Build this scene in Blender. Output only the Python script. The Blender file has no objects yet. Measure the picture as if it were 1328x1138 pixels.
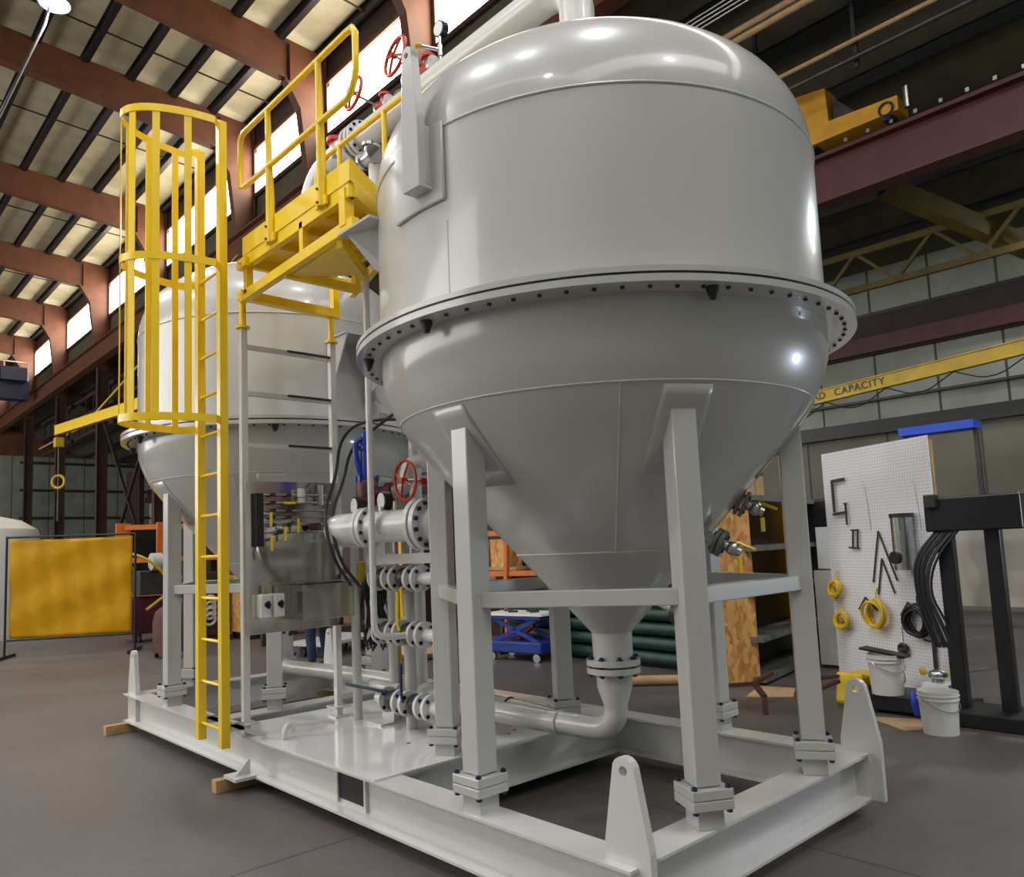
import bpy, bmesh, math, random
from mathutils import Vector, Matrix
random.seed(7)
C = bpy.context.scene
COL = C.collection
R = math.radians
PI = math.pi

# ---------------------------------------------------------------- camera, world, exposure, lights
cam = bpy.data.cameras.new('camera')
co = bpy.data.objects.new('camera', cam); COL.objects.link(co); C.camera = co
_yaw, _pitch, _roll, _f = 0.7363, 0.1023, -0.0411, 1003.1712
_F = Vector((math.sin(_yaw), math.cos(_yaw), 0)); _R = Vector((math.cos(_yaw), -math.sin(_yaw), 0)); _U = Vector((0, 0, 1))
_f3 = _F*math.cos(_pitch) + _U*math.sin(_pitch); _u0 = _U*math.cos(_pitch) - _F*math.sin(_pitch)
_r3 = _R*math.cos(_roll) + _u0*math.sin(_roll); _u3 = _u0*math.cos(_roll) - _R*math.sin(_roll)
M = Matrix((( _r3.x, _u3.x, -_f3.x, -3.6695), (_r3.y, _u3.y, -_f3.y, -3.047), (_r3.z, _u3.z, -_f3.z, 1.6499), (0, 0, 0, 1)))
co.matrix_world = M
cam.sensor_fit = 'HORIZONTAL'; cam.sensor_width = 36.0; cam.lens = 36.0*_f/1328.0
cam.shift_x = (664-639.05)/1328.0; cam.shift_y = (607.82-569)/1328.0
cam.clip_start = 0.05; cam.clip_end = 300

w = bpy.data.worlds.new('world'); C.world = w; w.use_nodes = True
wb = w.node_tree.nodes['Background']; wb.inputs[0].default_value = (0.82, 0.79, 0.75, 1); wb.inputs[1].default_value = 5.2
C.view_settings.view_transform = 'Standard'; C.view_settings.look = 'None'
C.view_settings.exposure = -0.05; C.view_settings.gamma = 1.0; C.view_settings.use_curve_mapping = False

def area(name, loc, size, power, col, target=None, sy=None):
    l = bpy.data.lights.new(name, 'AREA'); l.energy = power; l.color = col
    if sy: l.shape = 'RECTANGLE'; l.size = size; l.size_y = sy
    else: l.shape = 'DISK'; l.size = size
    o = bpy.data.objects.new(name, l); COL.objects.link(o); o.location = loc
    if target is not None:
        o.rotation_euler = (Vector(target)-Vector(loc)).to_track_quat('-Z', 'Y').to_euler()
    return o

# ---------------------------------------------------------------- materials
def mat(name, col, rough=.5, metal=0., coat=0., noise=0., nscale=6., bump=0., spec=.5, emit=0., ecol=None, col2=None):
    m = bpy.data.materials.new(name); m.use_nodes = True
    nt = m.node_tree; b = nt.nodes['Principled BSDF']
    b.inputs['Base Color'].default_value = (*col, 1); b.inputs['Roughness'].default_value = rough
    b.inputs['Metallic'].default_value = metal; b.inputs['Coat Weight'].default_value = coat
    b.inputs['Coat Roughness'].default_value = .08
    b.inputs['Specular IOR Level'].default_value = spec
    if emit: b.inputs['Emission Color'].default_value = (*(ecol or col), 1); b.inputs['Emission Strength'].default_value = emit
    tc = nt.nodes.new('ShaderNodeTexCoord'); n = nt.nodes.new('ShaderNodeTexNoise')
    n.inputs['Scale'].default_value = nscale; n.inputs['Detail'].default_value = 5
    nt.links.new(tc.outputs['Object'], n.inputs['Vector'])
    mx = nt.nodes.new('ShaderNodeMix'); mx.data_type = 'RGBA'
    c2 = col2 or tuple(c*(1-noise) for c in col)
    mx.inputs[6].default_value = (*col, 1); mx.inputs[7].default_value = (*c2, 1)
    rp = nt.nodes.new('ShaderNodeMapRange'); rp.inputs[1].default_value = .4; rp.inputs[2].default_value = .65
    nt.links.new(n.outputs['Fac'], rp.inputs[0]); nt.links.new(rp.outputs[0], mx.inputs[0])
    nt.links.new(mx.outputs[2], b.inputs['Base Color'])
    if bump:
        bp = nt.nodes.new('ShaderNodeBump'); bp.inputs['Strength'].default_value = bump; bp.inputs['Distance'].default_value = .01
        nt.links.new(n.outputs['Fac'], bp.inputs['Height']); nt.links.new(bp.outputs[0], b.inputs['Normal'])
    return m

MT = {}
MT['tank'] = mat('grey_white_gloss_paint', (.52, .515, .50), .30, coat=.6, noise=.03, nscale=2)
MT['white'] = mat('white_gloss_paint', (.66, .65, .63), .28, coat=.4, noise=.04, nscale=4)
MT['deck'] = mat('glossy_deck_paint', (.84, .83, .82), .12, coat=.6, noise=.03, nscale=3)
MT['weld'] = mat('weld_paint', (.58, .57, .55), .4, noise=.1, nscale=40)
MT['yellow'] = mat('safety_yellow_paint', (.98, .66, .012), .32, coat=.3, noise=.06, nscale=5)
MT['yellow_old'] = mat('worn_yellow_paint', (.62, .42, .03), .5, noise=.25, nscale=3)
MT['dim_yellow'] = mat('dimmed_crane_yellow', (.13, .09, .012), .6, noise=.3, nscale=3)  # crane yellow with the dimness of the dark aisle put into the colour
MT['orange_yellow'] = mat('crane_yellow_paint', (.72, .36, .02), .5, noise=.2, nscale=3)
MT['primer'] = mat('red_oxide_primer', (.135, .046, .022), .6, noise=.25, nscale=2.5)
MT['dark_primer'] = mat('dark_brown_primer', (.035, .017, .014), .6, noise=.3, nscale=2)
MT['lower_col'] = mat('old_brown_column_paint', (.055, .024, .016), .6, noise=.3, nscale=2)
MT['navy'] = mat('dark_navy_crane_paint', (.012, .018, .065), .5, noise=.2, nscale=2)
MT['girder_red'] = mat('maroon_girder_paint', (.095, .02, .022), .5, noise=.2, nscale=3)
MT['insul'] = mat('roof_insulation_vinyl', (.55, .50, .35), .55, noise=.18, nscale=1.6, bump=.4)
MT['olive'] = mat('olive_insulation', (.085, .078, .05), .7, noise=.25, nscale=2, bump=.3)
MT['panel'] = mat('pale_green_wall_panel', (.36, .40, .34), .6, noise=.2, nscale=1.2)
MT['black'] = mat('black_paint', (.012, .012, .013), .4, noise=.3, nscale=8)
MT['rubber'] = mat('black_rubber', (.02, .02, .022), .55, noise=.2, nscale=12)
MT['dark'] = mat('dark_steel', (.06, .058, .058), .45, metal=.4, noise=.3, nscale=8)
MT['bolt'] = mat('blue_coated_stud', (.012, .022, .07), .4, noise=.3, nscale=30)
MT['steel'] = mat('bare_steel', (.55, .55, .55), .3, metal=1., noise=.2, nscale=12)
MT['stainless'] = mat('brushed_stainless_sheet', (.62, .60, .57), .16, metal=1., noise=.08, nscale=3, bump=.03)
MT['blue'] = mat('bright_blue_paint', (.01, .045, .45), .35, coat=.2, noise=.15, nscale=8)
MT['lift_blue'] = mat('lift_blue_paint', (.012, .04, .27), .4, noise=.25, nscale=6)
MT['maroon'] = mat('maroon_valve_paint', (.11, .01, .035), .4, noise=.2, nscale=12)
MT['red'] = mat('red_valve_paint', (.50, .035, .012), .4, noise=.15, nscale=12)
MT['brass'] = mat('brass', (.5, .32, .12), .35, metal=.8, noise=.25, nscale=15)
MT['dial'] = mat('gauge_dial_white', (.8, .8, .78), .3, noise=.02)
MT['screen'] = mat('amber_welding_curtain', (.50, .25, .002), .5, noise=.14, nscale=5, bump=.9, spec=.2)
MT['wood'] = mat('pine_wood', (.52, .33, .15), .6, noise=.25, nscale=9)
MT['card'] = mat('brown_cardboard', (.55, .36, .20), .7, noise=.15, nscale=6)
MT['denim'] = mat('navy_denim', (.022, .032, .09), .8, noise=.3, nscale=25)
MT['skin'] = mat('skin', (.45, .25, .17), .5, noise=.1)
MT['green_pipe'] = mat('dark_green_pipe_coating', (.012, .06, .045), .45, noise=.3, nscale=6)
MT['peg'] = mat('white_pegboard_face', (.80, .79, .79), .45, noise=.03, nscale=3)
MT['plastic'] = mat('white_bucket_plastic', (.72, .71, .68), .4, noise=.1, nscale=8)
MT['jug'] = mat('yellow_plastic', (.75, .50, .01), .35, noise=.15, nscale=5)
MT['cream'] = mat('cream_cabinet_paint', (.62, .58, .50), .45, noise=.1, nscale=3)
MT['poly'] = mat('white_poly_tank', (.50, .49, .45), .5, noise=.06, nscale=2)
MT['rust'] = mat('rusty_red_tank_paint', (.10, .035, .026), .6, noise=.4, nscale=5)
MT['orange'] = mat('orange_rack_paint', (.55, .14, .02), .5, noise=.2, nscale=6)
MT['tape'] = mat('blue_tape', (.02, .09, .65), .5, noise=.1)
MT['window'] = mat('daylit_window_panel', (1, 1, 1), .5, emit=14, ecol=(1.0, .90, .72))
MT['bulb'] = mat('lamp_glow', (1, 1, 1), .5, emit=45, ecol=(.88, .93, 1.0))
MT['green'] = mat('green_box_plastic', (.02, .16, .09), .5, noise=.2)
MT['shelf'] = mat('galvanised_shelf_edge', (.22, .22, .20), .5, metal=.3, noise=.3, nscale=6)
MT['ceil'] = MT['insul']

def mat_floor():
    m = bpy.data.materials.new('worn_concrete'); m.use_nodes = True; nt = m.node_tree; b = nt.nodes['Principled BSDF']
    tc = nt.nodes.new('ShaderNodeTexCoord')
    n1 = nt.nodes.new('ShaderNodeTexNoise'); n1.inputs['Scale'].default_value = .55; n1.inputs['Detail'].default_value = 8
    n2 = nt.nodes.new('ShaderNodeTexNoise'); n2.inputs['Scale'].default_value = 9; n2.inputs['Detail'].default_value = 8; n2.inputs['Roughness'].default_value = .7
    cr = nt.nodes.new('ShaderNodeValToRGB'); e = cr.color_ramp.elements
    e[0].position = .3; e[0].color = (.078, .066, .062, 1); e[1].position = .72; e[1].color = (.150, .130, .126, 1)
    mx = nt.nodes.new('ShaderNodeMath'); mx.operation = 'MULTIPLY_ADD'; mx.inputs[1].default_value = .35
    nt.links.new(tc.outputs['Object'], n1.inputs[0]); nt.links.new(tc.outputs['Object'], n2.inputs[0])
    nt.links.new(n2.outputs['Fac'], mx.inputs[0])
    sc = nt.nodes.new('ShaderNodeMath'); sc.operation = 'MULTIPLY'; sc.inputs[1].default_value = .68
    nt.links.new(n1.outputs['Fac'], sc.inputs[0]); nt.links.new(sc.outputs[0], mx.inputs[2])
    nt.links.new(mx.outputs[0], cr.inputs[0])
    # saw-cut joints
    br = nt.nodes.new('ShaderNodeTexBrick'); br.offset = 0; br.inputs['Color1'].default_value = (1, 1, 1, 1); br.inputs['Color2'].default_value = (1, 1, 1, 1)
    br.inputs['Mortar'].default_value = (.35, .33, .32, 1); br.inputs['Scale'].default_value = 1; br.inputs['Mortar Size'].default_value = .008
    br.inputs['Brick Width'].default_value = 5.5; br.inputs['Row Height'].default_value = 4.4
    mp = nt.nodes.new('ShaderNodeMapping'); mp.inputs['Location'].default_value = (-.4, -5.46+4.4, 0)
    nt.links.new(tc.outputs['Object'], mp.inputs[0]); nt.links.new(mp.outputs[0], br.inputs[0])
    ml = nt.nodes.new('ShaderNodeMix'); ml.data_type = 'RGBA'; ml.blend_type = 'MULTIPLY'; ml.inputs[0].default_value = 1
    nt.links.new(cr.outputs[0], ml.inputs[6]); nt.links.new(br.outputs[0], ml.inputs[7]); nt.links.new(ml.outputs[2], b.inputs['Base Color'])
    rr = nt.nodes.new('ShaderNodeMapRange'); rr.inputs[3].default_value = .38; rr.inputs[4].default_value = .6
    nt.links.new(n1.outputs['Fac'], rr.inputs[0]); nt.links.new(rr.outputs[0], b.inputs['Roughness'])
    bp = nt.nodes.new('ShaderNodeBump'); bp.inputs['Strength'].default_value = .12; bp.inputs['Distance'].default_value = .01
    nt.links.new(n2.outputs['Fac'], bp.inputs['Height']); nt.links.new(bp.outputs[0], b.inputs['Normal'])
    return m
MT['floor'] = mat_floor()

def mat_osb():
    m = bpy.data.materials.new('osb_board'); m.use_nodes = True; nt = m.node_tree; b = nt.nodes['Principled BSDF']
    tc = nt.nodes.new('ShaderNodeTexCoord'); mp = nt.nodes.new('ShaderNodeMapping'); mp.inputs['Scale'].default_value = (14, 14, 7)
    v = nt.nodes.new('ShaderNodeTexVoronoi'); v.inputs['Scale'].default_value = 1.6
    cr = nt.nodes.new('ShaderNodeValToRGB'); e = cr.color_ramp.elements
    e[0].color = (.46, .20, .05, 1); e[1].color = (.85, .50, .18, 1)
    nt.links.new(tc.outputs['Object'], mp.inputs[0]); nt.links.new(mp.outputs[0], v.inputs[0])
    sp = nt.nodes.new('ShaderNodeSeparateColor'); nt.links.new(v.outputs['Color'], sp.inputs[0]); nt.links.new(sp.outputs[0], cr.inputs[0])
    nt.links.new(cr.outputs[0], b.inputs['Base Color']); b.inputs['Roughness'].default_value = .6
    return m
MT['osb'] = mat_osb()

def mat_peg():
    m = MT['peg']; nt = m.node_tree; b = nt.nodes['Principled BSDF']
    tc = nt.nodes.new('ShaderNodeTexCoord')
    # holes: distance to a 25 mm grid in the board's own frame (x along board, z up)
    sep = nt.nodes.new('ShaderNodeSeparateXYZ'); nt.links.new(tc.outputs['Object'], sep.inputs[0])
    def cell(o):
        a = nt.nodes.new('ShaderNodeMath'); a.operation = 'PINGPONG'; a.inputs[1].default_value = .0165
        nt.links.new(o, a.inputs[0])
        p = nt.nodes.new('ShaderNodeMath'); p.operation = 'POWER'; p.inputs[1].default_value = 2; nt.links.new(a.outputs[0], p.inputs[0]); return p
    x = cell(sep.outputs[0]); z = cell(sep.outputs[2])
    s = nt.nodes.new('ShaderNodeMath'); s.operation = 'ADD'; nt.links.new(x.outputs[0], s.inputs[0]); nt.links.new(z.outputs[0], s.inputs[1])
    lt = nt.nodes.new('ShaderNodeMath'); lt.operation = 'LESS_THAN'; lt.inputs[1].default_value = .0042**2; nt.links.new(s.outputs[0], lt.inputs[0])
    mx = nt.nodes.new('ShaderNodeMix'); mx.data_type = 'RGBA'; mx.inputs[6].default_value = (.80, .79, .80, 1); mx.inputs[7].default_value = (.12, .11, .1, 1)
    nt.links.new(lt.outputs[0], mx.inputs[0]); nt.links.new(mx.outputs[2], b.inputs['Base Color'])
mat_peg()

# ---------------------------------------------------------------- mesh builder
class MB:
    def __init__(s): s.bm = bmesh.new()
    def _mx(s, c, rot): return Matrix.Translation(Vector(c)) @ (rot.to_4x4() if rot is not None else Matrix())
    def box(s, c, d, rot=None):
        if isinstance(rot, (int, float)): rot = Matrix.Rotation(rot, 3, 'Z')
        m = s._mx(c, rot) @ Matrix.Diagonal((d[0], d[1], d[2], 1))
        bmesh.ops.create_cube(s.bm, size=1, matrix=m); return s
    def frame(s, p0, p1, up=(0, 0, 1)):
        p0, p1 = Vector(p0), Vector(p1); z = (p1-p0).normalized(); u = Vector(up)
        if abs(z.dot(u)) > .99: u = Vector((1, 0, 0))
        x = u.cross(z).normalized(); y = z.cross(x)
        return p0, p1, x, y, z
    def beam(s, p0, p1, wx, wy, up=(0, 0, 1)):   # rectangular bar: wx across, wy along up
        p0, p1, x, y, z = s.frame(p0, p1, up)
        rot = Matrix((x, y, z)).transposed(); return s.box((p0+p1)/2, (wx, wy, (p1-p0).length), rot)
    def extr(s, poly, p0, p1, up=(0, 0, 1)):      # 2D outline (x across, y up) swept from p0 to p1
        p0, p1, x, y, z = s.frame(p0, p1, up)
        a = [s.bm.verts.new(p0+x*q[0]+y*q[1]) for q in poly]; b = [s.bm.verts.new(p1+x*q[0]+y*q[1]) for q in poly]
        n = len(poly); s.bm.faces.new(a[::-1]); s.bm.faces.new(b)
        for i in range(n): s.bm.faces.new((a[i], a[(i+1) % n], b[(i+1) % n], b[i]))
        return s
    def ibeam(s, p0, p1, h, bf, tf=.012, tw=.009, up=(0, 0, 1)):  # p at mid-height
        a, t, v = bf/2, tw/2, h/2
        return s.extr([(-a, -v), (a, -v), (a, -v+tf), (t, -v+tf), (t, v-tf), (a, v-tf), (a, v), (-a, v), (-a, v-tf), (-t, v-tf), (-t, -v+tf), (-a, -v+tf)], p0, p1, up)
    def cyl(s, p0, p1, r, r2=None, n=20, caps=True):
        p0, p1, x, y, z = s.frame(p0, p1); r2 = r if r2 is None else r2
        A = [s.bm.verts.new(p0+(x*math.cos(2*PI*i/n)+y*math.sin(2*PI*i/n))*r) for i in range(n)]
        B = [s.bm.verts.new(p1+(x*math.cos(2*PI*i/n)+y*math.sin(2*PI*i/n))*r2) for i in range(n)]
        for i in range(n): s.bm.faces.new((A[i], A[(i+1) % n], B[(i+1) % n], B[i]))
        if caps: s.bm.faces.new(A[::-1]); s.bm.faces.new(B)
        return s
    def tube(s, pts, r, n=12, closed=False, smooth=0):
        pts = [Vector(p) for p in pts]
        for _ in range(smooth):
            q = [pts[0]]
            for a, b in zip(pts, pts[1:]): q += [a*.75+b*.25, a*.25+b*.75]
            pts = q+[pts[-1]]
        m = len(pts); prev = None; rings = []
        for i, p in enumerate(pts):
            a = pts[(i-1) % m] if (closed or i > 0) else p; b = pts[(i+1) % m] if (closed or i < m-1) else p
            t = (b-a).normalized()
            if prev is None:
                u = Vector((0, 0, 1)) if abs(t.z) < .9 else Vector((1, 0, 0)); x = u.cross(t).normalized()
            else: x = (prev-t*prev.dot(t)).normalized()
            prev = x; y = t.cross(x)
            rr = r[i] if isinstance(r, (list, tuple)) else r
            rings.append([s.bm.verts.new(p+(x*math.cos(2*PI*k/n)+y*math.sin(2*PI*k/n))*rr) for k in range(n)])
        for i in range(m if closed else m-1):
            A, B = rings[i], rings[(i+1) % m]
            for k in range(n): s.bm.faces.new((A[k], A[(k+1) % n], B[(k+1) % n], B[k]))
        if not closed: s.bm.faces.new(rings[0][::-1]); s.bm.faces.new(rings[-1])
        return s
    def lathe(s, prof, org=(0, 0, 0), axis=(0, 0, 1), n=96, close=False):
        o = Vector(org); _, _, x, y, z = s.frame(o, o+Vector(axis)); rings = []
        for r, h in prof:
            if r < 1e-5: rings.append([s.bm.verts.new(o+z*h)])
            else: rings.append([s.bm.verts.new(o+z*h+(x*math.cos(2*PI*k/n)+y*math.sin(2*PI*k/n))*r) for k in range(n)])
        seq = list(zip(rings, rings[1:])) + ([(rings[-1], rings[0])] if close else [])
        for A, B in seq:
            for k in range(n):
                a0, a1 = (A[k], A[(k+1) % n]) if len(A) > 1 else (A[0], A[0]); b0, b1 = (B[k], B[(k+1) % n]) if len(B) > 1 else (B[0], B[0])
                f = []
                for v in (a0, a1, b1, b0):
                    if v not in f: f.append(v)
                if len(f) > 2: s.bm.faces.new(f)
        return s
    def torus(s, c, r, t, axis=(0, 0, 1), n=40, m=8):
        c = Vector(c); _, _, x, y, z = s.frame(c, c+Vector(axis))
        return s.tube([c+(x*math.cos(2*PI*k/n)+y*math.sin(2*PI*k/n))*r for k in range(n)], t, m, closed=True)
    def sph(s, c, r, sc=(1, 1, 1), n=16):
        bmesh.ops.create_uvsphere(s.bm, u_segments=n, v_segments=n//2, radius=r, matrix=Matrix.Translation(Vector(c)) @ Matrix.Diagonal((*sc, 1))); return s
    def prism(s, pts, nrm):   # planar polygon (3D points) given thickness vector nrm
        nrm = Vector(nrm); a = [s.bm.verts.new(Vector(p)-nrm/2) for p in pts]; b = [s.bm.verts.new(Vector(p)+nrm/2) for p in pts]; n = len(pts)
        s.bm.faces.new(a[::-1]); s.bm.faces.new(b)
        for i in range(n): s.bm.faces.new((a[i], a[(i+1) % n], b[(i+1) % n], b[i]))
        return s
    def build(s, name, m, parent=None, smooth=True, bevel=0, org=None):
        bmesh.ops.recalc_face_normals(s.bm, faces=s.bm.faces[:])
        me = bpy.data.meshes.new(name)
        if org is not None: bmesh.ops.translate(s.bm, verts=s.bm.verts[:], vec=-Vector(org))
        s.bm.to_mesh(me); s.bm.free()
        me.materials.append(MT[m] if isinstance(m, str) else m)
        o = bpy.data.objects.new(name, me); COL.objects.link(o)
        if smooth:
            for p in me.polygons: p.use_smooth = True
            es = me.edges
            bm = bmesh.new(); bm.from_mesh(me)
            for e in bm.edges:
                if len(e.link_faces) == 2 and e.calc_face_angle(0) > R(35): e.smooth = False
            bm.to_mesh(me); bm.free()
        if bevel:
            b = o.modifiers.new('bevel', 'BEVEL'); b.width = bevel; b.segments = 2; b.limit_method = 'ANGLE'; b.angle_limit = R(40)
        if parent is not None:
            o.parent = parent
            if org is None: # world coordinates given: express relative to the (possibly nested) parent
                p = parent; off = Vector((0, 0, 0))
                while p is not None: off += p.location; p = p.parent
                o.location = -off
        elif org is not None: o.location = org
        return o

def tag(o, label=None, cat=None, group=None, kind=None):
    if label: o['label'] = label
    if cat: o['category'] = cat
    if group: o['group'] = group
    if kind: o['kind'] = kind
    return o
def thing(name, loc, label, cat, group=None, rz=0):
    o = bpy.data.objects.new(name, None); COL.objects.link(o); o.location = loc; o.rotation_euler.z = rz; o.empty_display_size = .1
    return tag(o, label, cat, group)
def struct(name, mb, m, **k):
    return tag(mb.build(name, m, **k), kind='structure')
def copy_tree(o, parent=None):
    kids = [c for c in bpy.data.objects if c.parent == o]
    c = o.copy(); COL.objects.link(c); c.parent = parent
    for k in kids: copy_tree(k, c)
    return c
def V(*a): return Vector(a)

# ================================================================ THE SETTING
struct('floor', MB().box((2, 20, -.05), (44, 76, .1)), 'floor', smooth=False)
WX = 6.53                                     # clerestory wall plane
def roofz(x): return 15.28 + (WX-x)*.055
b = MB(); a0, a1 = -13.0, WX+.15
b.prism([(a0, -9, roofz(a0)), (a1, -9, roofz(a1)), (a1, 56, roofz(a1)), (a0, 56, roofz(a0))], (0, 0, .08))
struct('ceiling', b, 'insul', smooth=False)
tn = [0]
def trim(mb, m, **k):
    tn[0] += 1; return struct('trim_%d' % tn[0], mb, m, **k)
# roof purlins along the bay
for i in range(16):
    x = WX-.12-i*1.17
    trim(MB().ibeam((x, -9, roofz(x)-.17), (x, 56, roofz(x)-.20), .30, .16, .02, .03), 'black', smooth=False)
# thin sag rods across the purlins
for y in (12.1, 17.2, 22.4, 29.8, 37.2):
    trim(MB().beam((WX-.1, y, roofz(WX)-.22), (-10, y, roofz(-10)-.22), .035, .035), 'dark_primer', smooth=False)
COLS = [-13.0, 9.6, 14.3, 18.7, 26.3, 33.6, 40.8, 48.0]
for y in COLS:                                 # portal frames: tapered column and rafter, one object each
    m = MB()
    prof = [(6.50, 10.25), (6.50, 15.05), (-12.5, 15.05+19*.055), (-12.5, 14.25+19*.055), (0, 14.40), (5.3, 13.95), (5.72, 13.25), (5.95, 11.2), (6.06, 10.25)]
    m.prism([(px, y, pz) for px, pz in prof], (0, .02, 0))
    fl = prof[3:]
    for (xa, za), (xb, zb) in zip(fl, fl[1:]): m.beam((xa, y, za), (xb, y, zb), .26, .025, up=(1, 0, .3))
    m.beam((6.50, y, 10.25), (6.50, y, 15.05), .26, .025, up=(1, 0, 0))
    trim(MB().ibeam((6.28, y, 0), (6.28, y, 10.25), .44, .26, .03, .03, up=(1, 0, 0)), 'lower_col', smooth=False)
    m.box((5.45, y, 14.45), (.03, .24, 1.0))
    trim(m, 'primer', smooth=False)
# clerestory windows, one panel per bay, with the strips around them
spans = [(-13, 4.6), (4.9, 9.45), (9.75, 14.15), (14.45, 18.55), (18.85, 26.15), (26.45, 33.45), (33.75, 40.65), (40.95, 47.85), (48.15, 56)]
wn = 0
for ya, yb in spans[1:]:
    wn += 1
    o = MB().box((WX+.05, (ya+yb)/2, 13.52), (.04, yb-ya-.1, 1.46)).build('window_%d' % wn, 'window', smooth=False); tag(o, kind='structure')
trim(MB().box((WX+.06, 20, 14.80), (.10, 76, 1.08)), 'dark_primer', smooth=False)
trim(MB().box((WX+.02, 20, 14.28), (.12, 76, .10)), 'primer', smooth=False)
trim(MB().box((WX+.02, 20, 12.74), (.16, 76, .12)), 'dark_primer', smooth=False)
trim(MB().box((WX+.08, 20, 12.25), (.08, 76, .9)), 'olive', smooth=False)
trim(MB().box((WX+.02, 20, 11.82), (.2, 76, .14)), 'dark_primer', smooth=False)
for y0, y1 in ((9.6, 14.3), (14.3, 18.7), (18.7, 26.3), (26.3, 33.6), (33.6, 40.8)):
    trim(MB().beam((5.2, y0, 13.9), (6.3, y0+1.3, 14.7), .05, .05), 'primer', smooth=False)
# main crane runway
m = MB().ibeam((5.80, -13, 10.72), (5.80, 56, 10.72), .86, .34, .05, .03); trim(m, 'primer', smooth=False)
trim(MB().box((5.80, 21, 11.19), (.07, 70, .08)), 'dark', smooth=False)
trim(MB().box((WX+.12, 20, 11.30), (.08, 76, 1.1)), 'olive', smooth=False)
# side aisle: roof, purlins, far wall, girts
def aroof(x): return 11.0-(x-WX)*.46
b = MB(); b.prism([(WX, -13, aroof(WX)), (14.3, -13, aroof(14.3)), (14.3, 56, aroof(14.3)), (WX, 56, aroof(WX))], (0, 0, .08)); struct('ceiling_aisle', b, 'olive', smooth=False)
for i in range(6):
    x = 7.4+i*1.15
    trim(MB().ibeam((x, -13, aroof(x)-.17), (x, 56, aroof(x)-.17), .26, .12, .015, .03), 'black', smooth=False)
for y in (-5.5, 9.6, 18.7, 26.3, 33.6, 40.8):
    m = MB(); m.beam((WX, y, aroof(WX)-.5), (14, y, aroof(14)-.45), .2, .5); m.beam((13.85, y, 0), (13.85, y, 7), .2, .28, up=(1, 0, 0)); trim(m, 'dark_primer', smooth=False)
def mat_siding(name, c, sp, ax):
    m = mat(name, c, .55, noise=.22, nscale=1.1); nt = m.node_tree; bs = nt.nodes['Principled BSDF']
    tc = nt.nodes.new('ShaderNodeTexCoord'); sep = nt.nodes.new('ShaderNodeSeparateXYZ'); nt.links.new(tc.outputs['Object'], sep.inputs[0])
    pp = nt.nodes.new('ShaderNodeMath'); pp.operation = 'PINGPONG'; pp.inputs[1].default_value = sp; nt.links.new(sep.outputs[ax], pp.inputs[0])
    lt = nt.nodes.new('ShaderNodeMath'); lt.operation = 'LESS_THAN'; lt.inputs[1].default_value = .025; nt.links.new(pp.outputs[0], lt.inputs[0])
    old = bs.inputs['Base Color'].links[0].from_socket
    mx = nt.nodes.new('ShaderNodeMix'); mx.data_type = 'RGBA'; nt.links.new(lt.outputs[0], mx.inputs[0]); nt.links.new(old, mx.inputs[6]); mx.inputs[7].default_value = (.05, .05, .045, 1)
    nt.links.new(mx.outputs[2], bs.inputs['Base Color']); return m
MT['siding'] = mat_siding('far_wall_siding', (.34, .37, .31), .62, 1)
MT['siding_low'] = mat_siding('far_wall_lower_siding', (.17, .16, .115), .9, 1)
MT['siding_x'] = mat_siding('end_wall_siding', (.26, .30, .26), 1.0, 0)
struct('wall_far', MB().box((14.1, 21, 5.7), (.1, 70, 3.6)), 'siding', smooth=False)
struct('wall_far_base', MB().box((14.1, 21, 1.95), (.1, 70, 3.9)), 'siding_low', smooth=False)
for z, h, mm in ((5.98, .85, 'dark_primer'), (3.95, .30, 'black'), (4.55, .05, 'black'), (6.45, .08, 'black')):
    trim(MB().box((13.95, 21, z), (.14, 70, h)), mm, smooth=False)
trim(MB().box((13.8, 21, 5.75), (.2, 70, .34)), 'girder_red', smooth=False)
struct('wall_end', MB().box((8.7, 51, 4.2), (10.6, .1, 8.4)), 'siding_x', smooth=False)
struct('wall_end_upper', MB().box((-2.5, 55.5, 11.5), (34, .1, 9)), 'primer', smooth=False)
struct('wall_end_lower', MB().box((-3.5, 55.3, 3.5), (32, .1, 7)), 'dark_primer', smooth=False)
for z in (1.2, 2.9, 4.6, 6.3, 8.0): trim(MB().box((10.2, 50.85, z), (7.6, .14, .16)), 'dark_primer', smooth=False)
# aisle columns between high bay and aisle get knee panels (dark cladding above the opening far down the bay)
for (ya, yb) in ((26.6, 33.3), (33.9, 40.5), (41.1, 47.7)):
    m = MB()
    for z in (8.05, 9.0, 9.9): m.box((6.9, (ya+yb)/2, z), (.12, yb-ya, .16))
    for k in range(5): m.box((6.9, ya+(k+.5)*(yb-ya)/5, 8.97), (.06, .08, 1.8))
    trim(m, 'dark_primer', smooth=False)
    trim(MB().box((6.75, (ya+yb)/2, 8.45), (.05, yb-ya, .09)), 'card', smooth=False)
for y0, y1 in ((26.3, 33.6),):
    trim(MB().beam((6.3, y0, .2), (6.3, y1, 8.2), .1, .1), 'dark_primer', smooth=False)
    trim(MB().beam((6.3, y1, .2), (6.3, y0, 8.2), .1, .1), 'dark_primer', smooth=False)
# dark stored stock and partitions in the aisle far back
for x, y, h, wd in ((9.5, 20.5, 5.6, 1.1), (9.5, 30, 6.4, 1.6), (9.0, 24.5, 3.6, .9), (10.0, 41, 6.6, 2.2)):
    trim(MB().box((x, y, h/2), (.25, wd, h)), 'dark_primer', smooth=False)

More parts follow.
